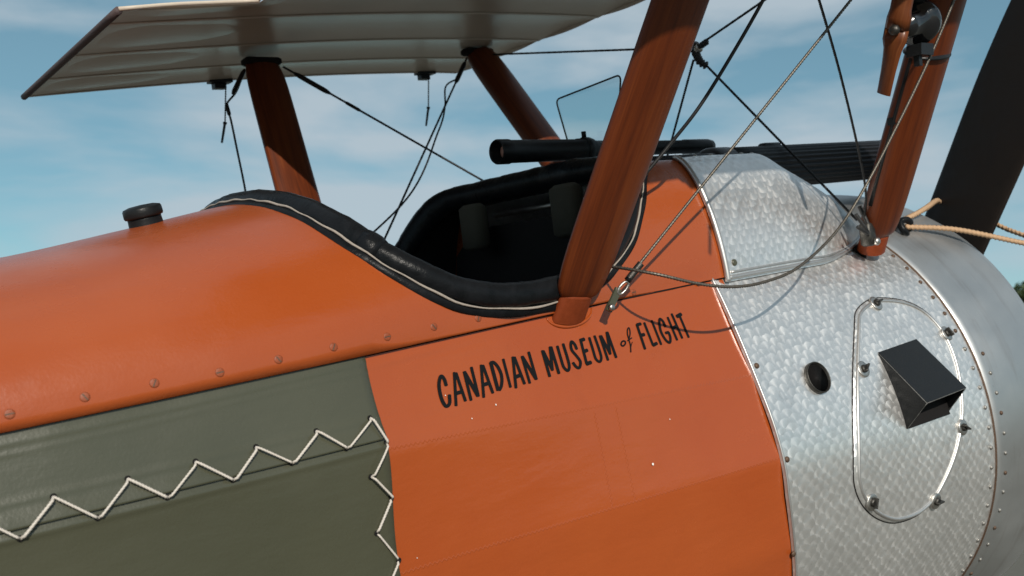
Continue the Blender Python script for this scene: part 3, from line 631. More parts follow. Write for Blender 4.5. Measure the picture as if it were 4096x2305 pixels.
air('rear_bulkhead', bulkhead(-0.338, 1.0, 0.35), 'dark_lining', smooth=False)
V = [A(0.30, y, z) for y, z in ((-0.33, -0.5), (0.33, -0.5), (0.345, 0.0), (0.33, 0.10), (0.25, 0.155), (-0.25, 0.155), (-0.33, 0.10), (-0.345, 0.0))]
air('instrument_board', (V, [tuple(range(8))]), 'dark_lining', smooth=False)
air('sky_slit_strip', tube([A(0.325, -0.2, 0.178), A(0.325, 0.2, 0.178)], 0.006, 10), 'steel')  # pale steel bar added to stand for sky showing through the slit
for y0, y1, z0, z1 in ((0.150, 0.215, 0.108, 0.205), (-0.150, -0.082, 0.108, 0.208)):
    air('crash_pad', box((0.235, y0, z0), (0.272, y1, z1), 0.008), 'pad_cloth')
air('seat_back', box((-0.30, -0.2, -0.45), (-0.26, 0.2, -0.02), 0.012), 'black_leather')
air('control_column', tube([A(0.08, 0.0, -0.5), A(0.06, 0.0, -0.2), A(0.05, 0.0, -0.06)], 0.011, 10), 'dark_steel')
air('grip_ring', tube([A(0.05, 0.045*math.cos(a), -0.02 + 0.045*math.sin(a)) for a in np.linspace(0, 2*math.pi, 20)[:-1]], 0.009, 8, closed=True), 'black_leather')
for x0 in (-0.02, 0.07):
    air('interior_tube', tube([A(x0 + 0.1, 0.335, -0.02), A(x0 + 0.16, 0.345, 0.05), A(x0 + 0.13, 0.34, -0.4)], 0.006, 8), 'dark_steel')

# --- fuel filler behind the headrest
fx, fp = -0.497, 1.46; fn_ = deck_n(fx, fp); fo = deck(fx, fp) - fn_*0.005
FIL = air('fuel_filler', lathe([(-0.01, 0.027), (0.004, 0.0245), (0.016, 0.0238), (0.020, 0.0238)], fo, fn_, 30), 'black_metal')
part('filler_cap', lathe([(0.0185, 0.024), (0.0195, 0.0268), (0.022, 0.0278), (0.031, 0.0276), (0.034, 0.026), (0.0365, 0.017), (0.0372, 0.002)], fo, fn_, 30), 'black_metal', FIL)

# --- aluminium engine panels
def arc_uv(P):
    U = []
    for r in P:
        d = 0; row = [(r[0][0], 0)]
        for a, b in zip(r[:-1], r[1:]): d += np.linalg.norm(np.array(b) - np.array(a)); row.append((b[0], d))
        U.append(row)
    return U
def edge_x(z): return XM + 0.004*math.sin(z*9) + 0.10*np.clip((-z - 0.36), 0, 1)
xs_p = np.linspace(0, 1, 60); P = []
for t in xs_p:
    row = []
    for z in list(np.linspace(0.014, -0.66, 96)) + list(np.linspace(-0.68, -0.86, 14)):
        x = edge_x(z) + (XC + 0.004 - edge_x(z))*t; row.append(A(x, -panel(x, z), z))
    P.append(row)
U = arc_uv(P); pg = grid(P, uv=U)
P0 = [[p + A(-0.0008, 0.0038, 0) for p in P[0]], P[0]]
PAN = air('engine_panel', join(pg, (grid(P0, uv=[[u for u in U[0]]]*2))), 'turned_aluminium', 'swirl-polished aluminium engine side panel')
air('engine_panel', mirror(pg), 'turned_aluminium')
# top shell under and ahead of the fairing
P = []
for x in np.linspace(0.40, XC + 0.004, 30):
    row = []
    a0 = math.asin(min((panel(x, 0.012) - 0.001)/0.6, 1))
    for t in np.linspace(-1, 1, 41):
        y = t*(panel(x, 0.012) - 0.0005); zt_ = ZC + math.sqrt(max(RC**2 - y*y*(RC**2 - (0.012 - ZC)**2)/panel(x, 0.012)**2, 0)); row.append(A(x, y, zt_))
    P.append(row)
air('top_shell', grid(P, uv=arc_uv(P), flip=True), 'turned_aluminium')
P = [[A(x, -panel(x, -0.86)*(1 - 2*t), -0.86 - 0.04*math.sin(math.pi*t)) for t in np.linspace(0, 1, 13)] for x in np.linspace(XM, XC, 12)]
air('engine_bottom', grid(P, uv=arc_uv(P)), 'turned_aluminium')
# bright folded rear edge
part('panel_edge', tube([A(edge_x(z) + 0.0025, -panel(edge_x(z) + 0.0025, z) - 0.0003, z) for z in np.linspace(0.012, -0.84, 70)], 0.0026, 8), 'bead_aluminium', PAN)

# --- fairing over the gun
xs_h = np.concatenate([np.linspace(0.372, 0.9, 50), np.linspace(0.905, 0.975, 14)]); P = []
for x in xs_h: P.append([hump(x, s) for s in np.concatenate([np.linspace(0, 0.9, 34), np.linspace(0.92, 1.08, 8), np.linspace(1.15, 2, 10)])])
hg = grid(P, uv=arc_uv(P), flip=True)
HUMP = air('gun_fairing', join(hg, mirror(hg)), 'turned_aluminium', 'swirl-polished aluminium hump ahead of the cockpit')
def hump_bead(name, pts, r): part(name, tube(pts, r, 10), 'bead_aluminium', HUMP)
hump_bead('edge_bead', [hump(0.374, s) + A(-0.001, -0.002, 0.001) for s in np.linspace(0.0, 1.0, 40)], 0.0052)
hump_bead('edge_bead', [hump(0.374 + 0.575*t, 0.02) + A(0, -0.0015, 0.004) for t in np.linspace(0, 1, 60)], 0.0042)
hump_bead('edge_bead', [hump(0.388 + 0.55*t, 0.075) + A(0, -0.0008, 0.0) for t in np.linspace(0, 1, 60)], 0.0024)
rivet_me = make_mesh('rivet', *lathe([(0, 0.0048), (0.0016, 0.0044), (0.003, 0.0028), (0.0034, 0.001)], (0, 0, 0), (0, 0, 1), 12)[:2], 'steel')
for x in (0.40, 0.45, 0.50, 0.55, 0.60, 0.635):
    p = hump(x, 1.03); link('rivet', rivet_me, HUMP, None, frame_matrix(p, (0, -0.3, 1), (1, 0, 0)))
gs_me = make_mesh('green_screw', *lathe([(0, 0.0062), (0.002, 0.006), (0.0035, 0.004), (0.0028, 0.002)], (0, 0, 0), (0, 0, 1), 14)[:2], 'olive_fabric')
p = hump(0.402, 0.13); link('fastener', gs_me, HUMP, None, frame_matrix(p, (-0.1, -1, 0.15), (1, 0, 0)))

# --- inspection hatch, intake scoop, vent hole
hp = smooth_path([(x, 0, z) for x, z in HATCH], 6, closed=True); hc = hp.mean(0)
PF = lambda x, z, off: A(x, -panel(x, z) - off, z)
rows = []
for k, s in enumerate((0.0, 0.2, 0.4, 0.6, 0.75, 0.88, 0.955, 0.985, 1.0)):
    off = 0.0042 if k < 6 else (0.0042, 0.0036, 0.0008)[k - 6]
    rows.append([PF(hc[0] + (p[0] - hc[0])*max(s, 0.001), hc[2] + (p[2] - hc[2])*max(s, 0.001), off) for p in hp])
uvh = [[(p[0] + 0.007, -p[2]*1.03 + 0.004) for p in r] for r in rows]
HAT = air('inspection_hatch', grid(rows, True, uvh), 'turned_aluminium', 'long oval inspection hatch on the engine panel')
part('hatch_bead', tube([PF(hc[0] + (p[0] - hc[0])*0.955, hc[2] + (p[2] - hc[2])*0.97, 0.0042) for p in hp], 0.0034, 10, closed=True), 'bead_aluminium', HAT)
part('hatch_gap', tube([PF(hc[0] + (p[0] - hc[0])*1.004, hc[2] + (p[2] - hc[2])*1.003, 0.0006) for p in hp], 0.0011, 6, closed=True), 'dark_lining', HAT)
washer = make_mesh('washer', *lathe([(0, 0.0155), (0.003, 0.0155), (0.0042, 0.0140), (0.0042, 0.007)], (0, 0, 0), (0, 0, 1), 20)[:2], 'steel')
stud = make_mesh('stud', *join(lathe([(0.002, 0.0078), (0.0075, 0.0072), (0.009, 0.0058), (0.0092, 0.001)], (0, 0, 0), (0, 0, 1), 16)[:2], box((-0.0095, -0.0016, 0.006), (0.0095, 0.0016, 0.015), 0.0007)), 'dark_steel', False)
for k, (x, z) in enumerate(FASTENERS):
    m = frame_matrix(PF(x, z, 0.004), side_n(x, z, panel), (math.cos(k*1.9), 0, math.sin(k*1.9)))
    w = link('fastener_washer', washer, HAT, None, m); link('turn_fastener', stud, HAT, None, m)
bx = lambda x, z, d: PF(x, z, d)
a_, b_, d_, e_ = bx(0.6707, -0.176, 0.003), bx(0.8030, -0.171, 0.003), bx(0.676, -0.318, 0.003), bx(0.818, -0.312, 0.003); f_, g_ = bx(0.668, -0.2665, 0.061), bx(0.801, -0.2630, 0.061)
def plate(q, th):
    n = nrm(np.cross(q[1] - q[0], q[2] - q[0])); V = [p for p in q] + [p - n*th for p in q]; m = len(q)
    F = [tuple(range(m)), tuple(range(2*m - 1, m - 1, -1))] + [(i, (i + 1) % m + 0, (i + 1) % m + m, i + m)[::-1] for i in range(m)]; return V, F
SCO = air('intake_scoop', plate([a_, b_, g_, f_], 0.0022), 'black_metal', 'black sheet-metal intake scoop on the hatch', False)
part('scoop_cheek', plate([a_, f_, d_], 0.0022), 'black_metal', SCO, smooth=False)
part('scoop_cheek', plate([b_, e_, g_], 0.0022), 'black_metal', SCO, smooth=False)
part('scoop_lip', plate([d_, e_, e_ + (g_ - e_)*0.06, d_ + (f_ - d_)*0.06], 0.002), 'black_metal', SCO, smooth=False)
part('scoop_back', grid([[PF(0.673 + 0.003*j/6 + (0.130 + 0.010*j/6)*i/6, -0.178 - 0.139*j/6, 0.0068) for j in range(7)] for i in range(7)]), 'dark_lining', SCO, smooth=False)
for p_, q_ in ((f_, g_), (a_, f_), (b_, g_), (f_, d_), (g_, e_), (a_, b_)):
    part('worn_edge', tube([p_ + (q_ - p_)*t + A(0, -0.0003, 0.0003) for t in np.linspace(0, 1, 10)], [0.0007 + 0.0005*random.random() for _ in range(10)], 6), 'worn_edge', SCO)
hx, hz = 0.4785, -0.1903; hn = side_n(hx, hz, panel)
HOL = air('vent_flange', join(lathe([(0.0, 0.0285), (0.0085, 0.0285), (0.0095, 0.0275), (0.0085, 0.0262), (-0.02, 0.0262)], PF(hx, hz, -0.001), hn, 30)), 'dark_steel', 'round flanged vent hole in the engine panel')
part('vent_bore', lathe([(-0.004, 0.001), (0.003, 0.0255), (0.0032, 0.0262)], PF(hx, hz, 0.0), hn, 30), 'dark_lining', HOL)
old_rivet = make_mesh('rivet', *lathe([(0, 0.0052), (0.0018, 0.0048), (0.0032, 0.003), (0.0036, 0.001)], (0, 0, 0), (0, 0, 1), 12)[:2], 'rusty_screw')
for x, z in PANEL_RIVETS + [(PANEL_RIVETS[-1][0] - 0.012, PANEL_RIVETS[-1][1] - 0.16)]:
    link('rivet', old_rivet, PAN, None, frame_matrix(PF(x, z, 0.0003), side_n(x, z, panel), (1, 0, 0)))

# --- round cowl ring
prof = [(XC - 0.012, 0.500), (XC - 0.010, 0.508), (XC + 0.01, 0.512), (XC + 0.06, 0.522), (1.08, 0.5315), (1.14, 0.5345), (1.20, 0.530), (1.25, 0.516), (1.285, 0.495), (1.305, 0.465), (1.310, 0.435), (1.295, 0.412), (1.26, 0.405), (1.10, 0.402)]
P, U = [], []
for x, r in prof:
    P.append([A(x, -r*math.sin(a), ZC + r*math.cos(a)) for a in np.linspace(0, 2*math.pi, 121)[:-1]]); U.append([(x, j*0.02) for j in range(120)])
COWL = air('cowl_ring', grid(smooth_rows(P) if False else P, True, U, flip=True), 'dull_aluminium', 'round dull aluminium engine cowl ring')
part('cowl_joint', tube([A(XC - 0.0105, -0.5085*math.sin(a), ZC + 0.5085*math.cos(a)) for a in np.linspace(0, 2*math.pi, 121)[:-1]], 0.0022, 6, closed=True), 'rusty_screw', COWL)
small_me = {m: make_mesh('rivet', *lathe([(0, 0.0046), (0.0018, 0.0043), (0.0034, 0.0026), (0.0038, 0.001)], (0, 0, 0), (0, 0, 1), 10)[:2], m) for m in ('dull_rivet', 'rusty_screw')}
for k in range(34):
    a = rad(28 + k*4.6)
    n_ = A(0, -math.sin(a), math.cos(a)); z = ZC + 0.505*math.cos(a); x = XC - 0.028
    if z < 0.01: link('rivet', small_me['rusty_screw' if k < 9 else 'dull_rivet'], PAN, None, frame_matrix(A(x, -panel(x, z), z), n_, (1, 0, 0)))
    a += rad(2.3); n_ = A(0, -math.sin(a), math.cos(a)); x = XC + 0.018
    if k > 8: link('rivet', small_me['dull_rivet' if k % 3 else 'rusty_screw'], COWL, None, frame_matrix(A(x, 0, ZC) + n_*0.5128, n_, (1, 0, 0)))
eng = [(1.02, 0.39), (1.05, 0.36), (1.24, 0.2), (1.28, 0.1), (1.30, 0.02)]
air('engine_front', lathe(eng, (0, 0, ZC), (1, 0, 0), 40), 'dark_steel')

# --- propeller
PX = 1.42; u_ = nrm(A(0, -0.494, 0.869)); w_ = A(0, u_[2], -u_[1]) ; hub = A(PX, 0, ZC)
def blade(sg):
    P = []; N = 40
    for i in range(N + 1):
        t = i/N; s = 0.02 + 1.16*t; wd = 0.052 + 0.064*math.sin(min(t/0.38, 1)*math.pi/2) - 0.035*max((t - 0.6)/0.4, 0)**2; th = 0.045*(1 - t)**1.3 + 0.011
        if t > 0.93: wd *= math.sqrt(max(1 - ((t - 0.93)/0.0705)**2, 0.02))
        tw = rad(58 - 42*t); c = hub + u_*s*sg; ch = w_*math.cos(tw)*sg + A(1, 0, 0)*math.sin(tw)*0.6; ch = nrm(w_*sg*1.0 + A(1, 0, 0)*math.tan(rad(30 - 18*t))); nn = nrm(np.cross(ch, u_*sg))
        P.append([c + ch*wd*math.cos(a) + nn*th*math.sin(a)*(1 if math.sin(a) > 0 else 0.4) for a in np.linspace(0, 2*math.pi, 25)[:-1]])
    V, F = grid(P, True); F.append(tuple(range(24))[::-1]); F.append(tuple(N*24 + j for j in range(24))); return V, F
PRO = air('propeller', lathe([(-0.06, 0.09), (-0.05, 0.105), (0.05, 0.105), (0.06, 0.09)], hub, (1, 0, 0), 32), 'propeller_varnish', 'dark wooden two-bladed propeller')
part('blade', blade(1), 'propeller_varnish', PRO); part('blade', blade(-1), 'propeller_varnish', PRO)
part('hub_plate', lathe([(0.06, 0.075), (0.068, 0.075), (0.07, 0.06), (0.09, 0.03), (0.10, 0.02)], hub, (1, 0, 0), 28), 'steel', PRO)
air('propeller_shaft', tube([A(1.2, 0, ZC), A(PX, 0, ZC)], 0.03, 16), 'dark_steel')
# tie-down rope round the blade
kn = A(1.055, -0.315, 0.043)
ROPE = air('tie_rope', cable(smooth_path([kn, A(1.16, -0.375, 0.022), A(1.30, -0.45, -0.027), A(1.40, -0.462, -0.045), A(1.475, -0.41, -0.035), A(1.49, -0.33, 0.0)], 8), 0.0058, 300, 3, 200), 'tan_rope', 'tan tie-down rope knotted by the front strut')
part('rope_strand', cable(smooth_path([A(0.99, -0.325, 0.055), kn + A(0.0, 0.02, 0.012), A(1.12, -0.30, 0.066), A(1.195, -0.29, 0.079), A(1.36, -0.225, 0.092), A(1.45, -0.19, 0.085), A(1.495, -0.24, 0.05), A(1.49, -0.33, 0.0)], 8), 0.0058, 300, 3, 200), 'tan_rope', ROPE)
part('knot', tube([kn + A(0.016*math.cos(a), -0.004*math.sin(2*a), 0.016*math.sin(a)) for a in np.linspace(0, 2*math.pi, 22)[:-1]], 0.0075, 10, closed=True), 'black_leather', ROPE)

# --- cabane struts
FBn, FTn = A(0.866, -0.350, 0.022), A(0.732, -0.724, 0.668); RBn, RTn = A(0.0, -0.382, -0.006), A(0.0904, -0.748, 0.632)
def strut(a, b, chord, thick, lo=0.10, hi=0.0):
    """streamlined wooden strut from foot a to head b with rounded, tapered ends"""
    ax = b - a; L = np.linalg.norm(ax); ax = ax/L; cx = nrm(A(1, 0, 0) - ax*ax[0]); cy = np.cross(ax, cx); P, U = [], []
    ss = np.concatenate([[0, 0.004, 0.010, 0.018, 0.03, 0.05, 0.08], np.linspace(0.12, L - 0.12, 16), L - np.array([0.08, 0.05, 0.03, 0.015, 0.005, 0])])
    for s in ss:
        e = min(s, L - s); k = 1 - 0.26*math.exp(-e/0.030) - (0.10*max(1 - e/0.012, 0)**2); k2 = 1 - 0.22*math.exp(-e/0.03) - 0.2*max(1 - e/0.012, 0)**2; row, uv = [], []
        for j in range(28):
            t = 2*math.pi*j/28; c = math.cos(t); sn = math.sin(t); prof = math.copysign(abs(sn)**0.72, sn) * (1 + 0.10*c)
            row.append(a + ax*s + cx*chord/2*k*c + cy*thick/2*k2*prof); uv.append((s, (j if j <= 14 else 28 - j)*chord/28.0 + (0 if j <= 14 else 0.31)))
        P.append(row); U.append(uv)
    V, F, UV = grid(P, True, U); F.append(tuple(range(28))[::-1]); F.append(tuple((len(ss)-1)*28 + j for j in range(28))); return V, F, UV
def sleeve(a, b, chord, thick, s0, s1):
    ax = nrm(b - a); cx = nrm(A(1, 0, 0) - ax*ax[0]); cy = np.cross(ax, cx); P = []
    for s, k in ((s0, 1.0), (s1 - 0.004, 0.97), (s1, 0.93), (s1, 0.6)):
        P.append([a + ax*s + cx*chord/2*k*math.cos(t) + cy*thick/2*k*math.sin(t) for t in np.linspace(0, 2*math.pi, 25)[:-1]])
    return grid(P, True)
STR = {}
for nm, a, b, c, t, lb in (('rear_strut', RBn, RTn, 0.100, 0.034, 'varnished wood strut rising beside the cockpit'), ('front_strut', FBn, FTn, 0.100, 0.064, 'varnished wood strut rising from the engine panel')):
    for mir in (False, True):
        ax = nrm(b - a); s0 = 0.026 if nm == 'rear_strut' else 0.020
        g_ = strut(a + ax*s0, b, c, t); s_ = sleeve(a, b, c*0.66, t*0.80, -0.016, s0 + 0.004)
        if mir: g_, s_ = mirror(g_), mirror(s_)
        o = air(nm, g_, 'varnished_wood', (lb + (' on the far side' if mir else '')))
        part('foot_sleeve', s_, 'sleeve_paint', o)
        STR[nm, mir] = o
# fabric gaiter lip round the rear sleeve
gl = []
for t in np.linspace(math.pi, 2*math.pi, 21):
    x = 0.002 + 0.046*math.cos(t); z = SEAM(x) - 0.004 + 0.020*math.sin(t); gl.append(side_pt(x, z, 0.003))
part('sleeve_lip', tube([p_ + A(0, 0.002, 0) for p_ in gl], [0.0008 + 0.0022*math.sin(math.pi*i/20) for i in range(21)], 8), 'orange_fabric', STR['rear_strut', False])
part('slot_hole', join(lathe([(0, 0.001), (0.002, 0.034), (0.0026, 0.034)], A(0.868, -panel(0.868, 0.006) + 0.006, 0.010), (0.1, -0.75, 0.7), 24)), 'dark_lining', STR['front_strut', False])

# --- upper wing centre section (doped linen over spars and ribs, cut out over the cockpit)
XL, XT, E = 0.864, -0.391, 1.018
RIBS = [0.14, 0.36, 0.605, 0.825, 1.018]; RIBY = sorted([-r for r in RIBS] + RIBS); SPARS = (0.0904, 0.745)
def sag(y):
    for a, b in zip(RIBY[:-1], RIBY[1:]):
        if a <= y <= b: return math.sin(math.pi*(y - a)/(b - a))
    return 0.0
def thick(x):
    u = np.clip((XL - x)/(XL - XT), 0, 1); return 0.078*(1.4845*math.sqrt(u) - 0.63*u - 1.758*u*u + 1.4215*u**3 - 0.5075*u**4)*1.25*(1 - 0.78*np.clip((u - 0.42)/0.38, 0, 1))
def wl(x, y): return float(wing_low(x)) + 0.0045*sag(y)*min((x - XT)/0.1, 1)
def wu(x, y): return float(wing_low(x)) + max(thick(x), 0.0) + 0.002 - 0.006*sag(y)*min((x - XT)/0.1, 1)
CUT = 0.27
ysw = sorted(set(np.round(np.concatenate([[-CUT, CUT, -0.10, 0.10]] + [np.linspace(a, b, 9) for a, b in zip(RIBY[:-1], RIBY[1:])]), 5))); xsw = np.concatenate([np.linspace(XT, -0.125, 12), np.linspace(-0.10, 0.12, 10), [0.15], np.linspace(0.19, 0.66, 14), [0.70], np.linspace(0.74, XL - 0.03, 8), XL - 0.03*np.linspace(0.75, 0, 8)**2])
xsw = sorted(set(np.round(xsw, 5)))
def hole(i, j):
    if xsw[min(i + 1, len(xsw)-1)] <= -0.1249 and ysw[j] >= -CUT - 1e-4 and ysw[min(j + 1, len(ysw)-1)] <= CUT + 1e-4: return True
    return xsw[i] >= 0.149 and xsw[min(i + 1, len(xsw)-1)] <= 0.701 and ysw[j] >= -0.1001 and ysw[min(j + 1, len(ysw)-1)] <= 0.1001
WNG = air('wing_underside', grid([[A(x, y, wl(x, y)) for y in ysw] for x in xsw], skip=hole, flip=True), 'doped_linen', 'cream doped linen underside of the upper wing centre section')
air('wing_upper_skin', grid([[A(x, y, wu(x, y)) for y in ysw] for x in xsw], skip=hole), 'doped_linen')
for k, y in enumerate(RIBY):
    edge = abs(abs(y) - E) < 1e-3; inner = abs(abs(y) - 0.14) < 1e-3
    yy = y*(0.9985 if edge else 1); V, F = [], []
    xx = [x for x in xsw if abs(y) > CUT or x >= -0.126]
    P = [[A(x, yy + d, wl(x, y) + 0.0008) for d in (-0.0035, 0.0035)] + [A(x, yy + d, wu(x, y) - 0.0012) for d in (0.0035, -0.0035)] for x in xx]
    part('rib', grid(P, True), 'linen_tape' if edge else 'spar_spruce', WNG)
    if not inner:
        P = [[A(x, y + d*0.0065 - (0.006*np.sign(y) if edge else 0), wl(x, y) - h) for d, h in ((-1, 0.0004), (-0.5, 0.0013), (0.5, 0.0013), (1, 0.0004))] for x in xx if x < XL - 0.002]
        part('rib_tape', grid(P), 'linen_tape', WNG)
for x in SPARS:
    part('spar', box((x - 0.036, -E + 0.004, float(wing_low(x)) + 0.0105), (x + 0.036, E - 0.004, float(wing_low(x)) + thick(x) - 0.006)), 'spar_spruce', WNG, smooth=False)
for sg in (1, -1): part('trailing_edge', tube([A(XT - 0.001, sg*y, wl(XT, y) + 0.001) for y in np.linspace(CUT, E, 14)], 0.0075, 10), 'rim_tape', WNG, 'dark bound trailing edge')
part('cutout_edge', tube([A(x, -CUT, wl(x, CUT) + 0.004) for x in np.linspace(XT, -0.125, 8)] + [A(-0.125, y, wl(-0.125, y) + 0.008) for y in np.linspace(-CUT + 0.01, CUT - 0.01, 12)] + [A(x, CUT, wl(x, CUT) + 0.004) for x in np.linspace(-0.125, XT, 8)], 0.004, 8), 'linen_tape', WNG)
# spar-end fittings with locking pins on chains
for sx, clen, plen in ((SPARS[0], 0.105, 0.055), (SPARS[1], 0.100, 0.058)):
    for sg in (1, -1):
        z0 = float(wing_low(sx))
        FIT = air('spar_fitting', join(box((sx - 0.030, min(sg*(E - 0.02), sg*(E + 0.012)), z0 - 0.006), (sx + 0.030, max(sg*(E - 0.02), sg*(E + 0.012)), z0 + 0.006)), box((sx - 0.016, min(sg*(E - 0.006), sg*(E + 0.016)), z0 - 0.020), (sx + 0.016, max(sg*(E - 0.006), sg*(E + 0.016)), z0 - 0.004))), 'black_metal', None, False)
        dn = nrm(A(-math.sin(PITCH), 0, -math.cos(PITCH))); st = A(sx + 0.022, sg*(E + 0.010), z0 - 0.004); cp = [st + dn*clen*t for t in np.linspace(0, 1, 34)]
        part('chain', tube(cp, [0.0013 + 0.0013*(i % 2) for i in range(34)], 6), 'dark_cable', FIT)
        part('locking_pin', tube([st + dn*(clen + plen*t) + A(-0.008*t, 0, 0) for t in (0, 0.08, 0.1, 0.5, 1)], [0.0055, 0.0055, 0.0036, 0.0036, 0.003], 8), 'black_metal', FIT)
for (nm, mir), o in STR.items():
    tp = (RTn if nm == 'rear_strut' else FTn) * (MIR if mir else 1); part('head_bracket', box(tuple(tp + A(-0.046, -0.02, -0.010)), tuple(tp + A(0.046, 0.02, 0.008)), 0.004), 'dark_lining', o)

# --- bracing wires
K = A(0.797, 0.0, 0.500)
def wire(name, pts, r, mat, label=None, stranded=True):
    return air(name, cable(pts, r, 240, 5, 240) if stranded else tube(pts, r, 8), mat, label)
def turnbuckle(parent, p, d, L=0.055, r=0.0055):
    d = nrm(d); part('turnbuckle', tube([p, p + d*L*0.1, p + d*L*0.18, p + d*L*0.82, p + d*L*0.9, p + d*L], [r*0.5, r*0.9, r, r, r*0.9, r*0.5], 8), 'black_metal', parent)
att_r, att_f = A(0.066, -0.410, 0.004), A(0.812, -0.375, 0.040)
e1 = A(0.690, -0.72, 0.655)
w1 = wire('bracing_wire', [att_r + A(0.032, -0.012, 0.035), e1], 0.0023, 'cable_steel', 'stranded steel bracing wire crossing in front of the fairing'); dv = nrm(e1 - att_r)
part('thimble', tube([att_r + A(0.014, -0.006, 0.014) + dv*0.012*math.cos(a) + nrm(np.cross(dv, A(0, 1, 0)))*0.006*math.sin(a) for a in np.linspace(0, 2*math.pi, 16)[:-1]], 0.0022, 6, closed=True), 'steel', w1)
part('wire_serving', tube([att_r + A(0.022, -0.009, 0.024) + dv*0.034*t for t in np.linspace(0, 1, 30)], [0.0052 + 0.0009*(i % 2) for i in range(30)], 10), 'dark_steel', w1)
part('wire_lug', plate([att_r + A(-0.022, -0.003, -0.014), att_r + A(-0.012, -0.003, -0.020), att_r + A(0.014, -0.003, 0.010), att_r + A(0.004, -0.003, 0.017)], 0.004), 'olive_fabric', w1, smooth=False)
part('lug_bolt', lathe([(0, 0.0055), (0.004, 0.0055), (0.0055, 0.004)], att_r + A(-0.014, -0.004, -0.012), (0, -1, 0), 8), 'steel', w1)
wire('loose_cable', smooth_path([(0.066, -0.360, 0.058), (0.071, -0.412, 0.0516)] + SAG_CABLE[2:], 14), 0.0025, 'cable_steel', 'loose stranded cable sagging across the engine panel')
wire('bracing_wire', smooth_path([att_f + A(-0.008, 0, 0.03), A(0.765, -0.41, 0.145), A(0.60, -0.49, 0.335), A(0.30, -0.64, 0.52), A(0.135, -0.735, 0.622)], 8), 0.0023, 'dark_cable')
wire('rubber_hose', smooth_path(HOSE, 10), 0.0029, 'dark_cable', 'black hose running up beside the strut', False)
FTf, RTf, FBf, RBf = FTn*MIR, RTn*MIR, FBn*MIR, RBn*MIR
wire('bracing_wire', [FTf + A(0.02, -0.02, -0.012), K + A(0, 0.012, 0.01)], 0.0027, 'dark_cable')
o = wire('bracing_wire', [K + A(0, -0.012, 0.008), FTn + A(0, 0.02, -0.012)], 0.0027, 'dark_cable')
o2 = wire('bracing_wire', [K + A(0, -0.02, -0.03), FBn + A(0, 0.03, 0.05)], 0.0027, 'dark_cable')
wire('bracing_wire', [K + A(0, 0.006, -0.02), FBf + A(0, -0.03, 0.02)], 0.0027, 'dark_cable')
kp = [K + A(0.0, -0.004, 0.018), K + A(0.004, 0.004, 0.002), K + A(0, -0.006, -0.014), K + A(-0.004, -0.016, -0.030), K + A(0.0, -0.030, -0.042)]
part('wire_binding', tube(smooth_path(kp, 9), [0.0075 + 0.0028*math.sin(i*1.5) for i in range(37)], 8), 'dark_cable', o2)
dK = nrm(FTn - K); part('wire_binding', tube([K + dK*(0.01 + 0.035*t) for t in np.linspace(0, 1, 20)], [0.0062 + 0.002*math.sin(i*1.6) for i in range(20)], 8), 'dark_cable', o)
part('steel_bead', lathe([(-0.011, 0.002), (-0.008, 0.008), (0, 0.0105), (0.008, 0.008), (0.011, 0.002)], K + A(0, -0.012, 0.002), (0, 0.3, 1), 14), 'steel', o)
a, b = RTf + A(0.045, -0.02, -0.016), FBf
o = wire('bracing_wire', [a, b], 0.0027, 'dark_cable'); turnbuckle(o, a + nrm(b - a)*0.03, b - a, 0.10, 0.0062); turnbuckle(o, a + nrm(b - a)*0.17, b - a, 0.045, 0.0042)
a, b = FTf + A(-0.045, -0.01, -0.02), RBf + A(0.05, 0, 0.02)
o = wire('bracing_wire', [a, b], 0.0027, 'dark_cable'); turnbuckle(o, a + nrm(b - a)*0.02, b - a, 0.10, 0.0065)
wire('loose_cable', smooth_path([a + nrm(b - a)*0.10, a + nrm(b - a)*0.13 + A(-0.03, 0, -0.005), a + nrm(b - a)*0.20 + A(-0.012, 0, -0.02), a + (b - a)*0.36 + A(0.018, 0, 0.004), a + (b - a)*0.62 + A(0.012, 0, 0), b + A(-0.09, 0, 0.06)], 10), 0.0024, 'dark_cable', None)
a = RTf + A(-0.046, 0, -0.02)
o = wire('loose_cable', smooth_path([a, A(0.039, 0.80, 0.570), A(0.009, 0.80, 0.536), A(0.015, 0.80, 0.502), A(0.021, 0.80, 0.424), A(0.028, 0.80, 0.326), A(0.03, 0.80, 0.22)], 10), 0.0026, 'dark_cable', None)
turnbuckle(o, a, A(0.020, 0.80, 0.550) - a, 0.07, 0.0058); turnbuckle(o, A(0.009, 0.80, 0.540), A(0.006, 0, -0.04), 0.03, 0.005)
# clutter of fittings at the near front strut foot
CL = part('strut_fitting', box(tuple(att_f + A(-0.014, -0.012, -0.022)), tuple(att_f + A(0.012, 0.012, 0.026)), 0.004), 'dark_steel', STR['front_strut', False])
CL.name = 'strut_fitting'
for dv_, r in (((-0.05, -0.01, 0.02), 0.0036), ((-0.035, 0.0, 0.045), 0.0042), ((-0.012, 0.004, 0.06), 0.0046)):
    part('wire_end', tube(smooth_path([att_f + A(-0.01, -0.006, 0.0), att_f + A(dv_[0]*0.6, dv_[1]*0.6 - 0.01, dv_[2]*0.3), att_f + A(*dv_)], 8), r, 8), 'dark_cable', STR['front_strut', False])
part('fitting_bolt', lathe([(0, 0.008), (0.006, 0.008), (0.009, 0.005)], att_f + A(0.004, -0.012, -0.014), (0, -1, 0), 8), 'steel', STR['front_strut', False])
ax = nrm(FTn - FBn); o = air('speed_tube', tube([FBn + A(-0.046, 0, 0) + ax*s for s in np.linspace(0.09, 0.6, 12)], 0.006, 8), 'black_metal')
part('pipe_clip', box(tuple(FBn + A(-0.053, -0.008, 0) + ax*0.26), tuple(FBn + A(-0.038, 0.008, 0.014) + ax*0.26)), 'black_metal', o, smooth=False)

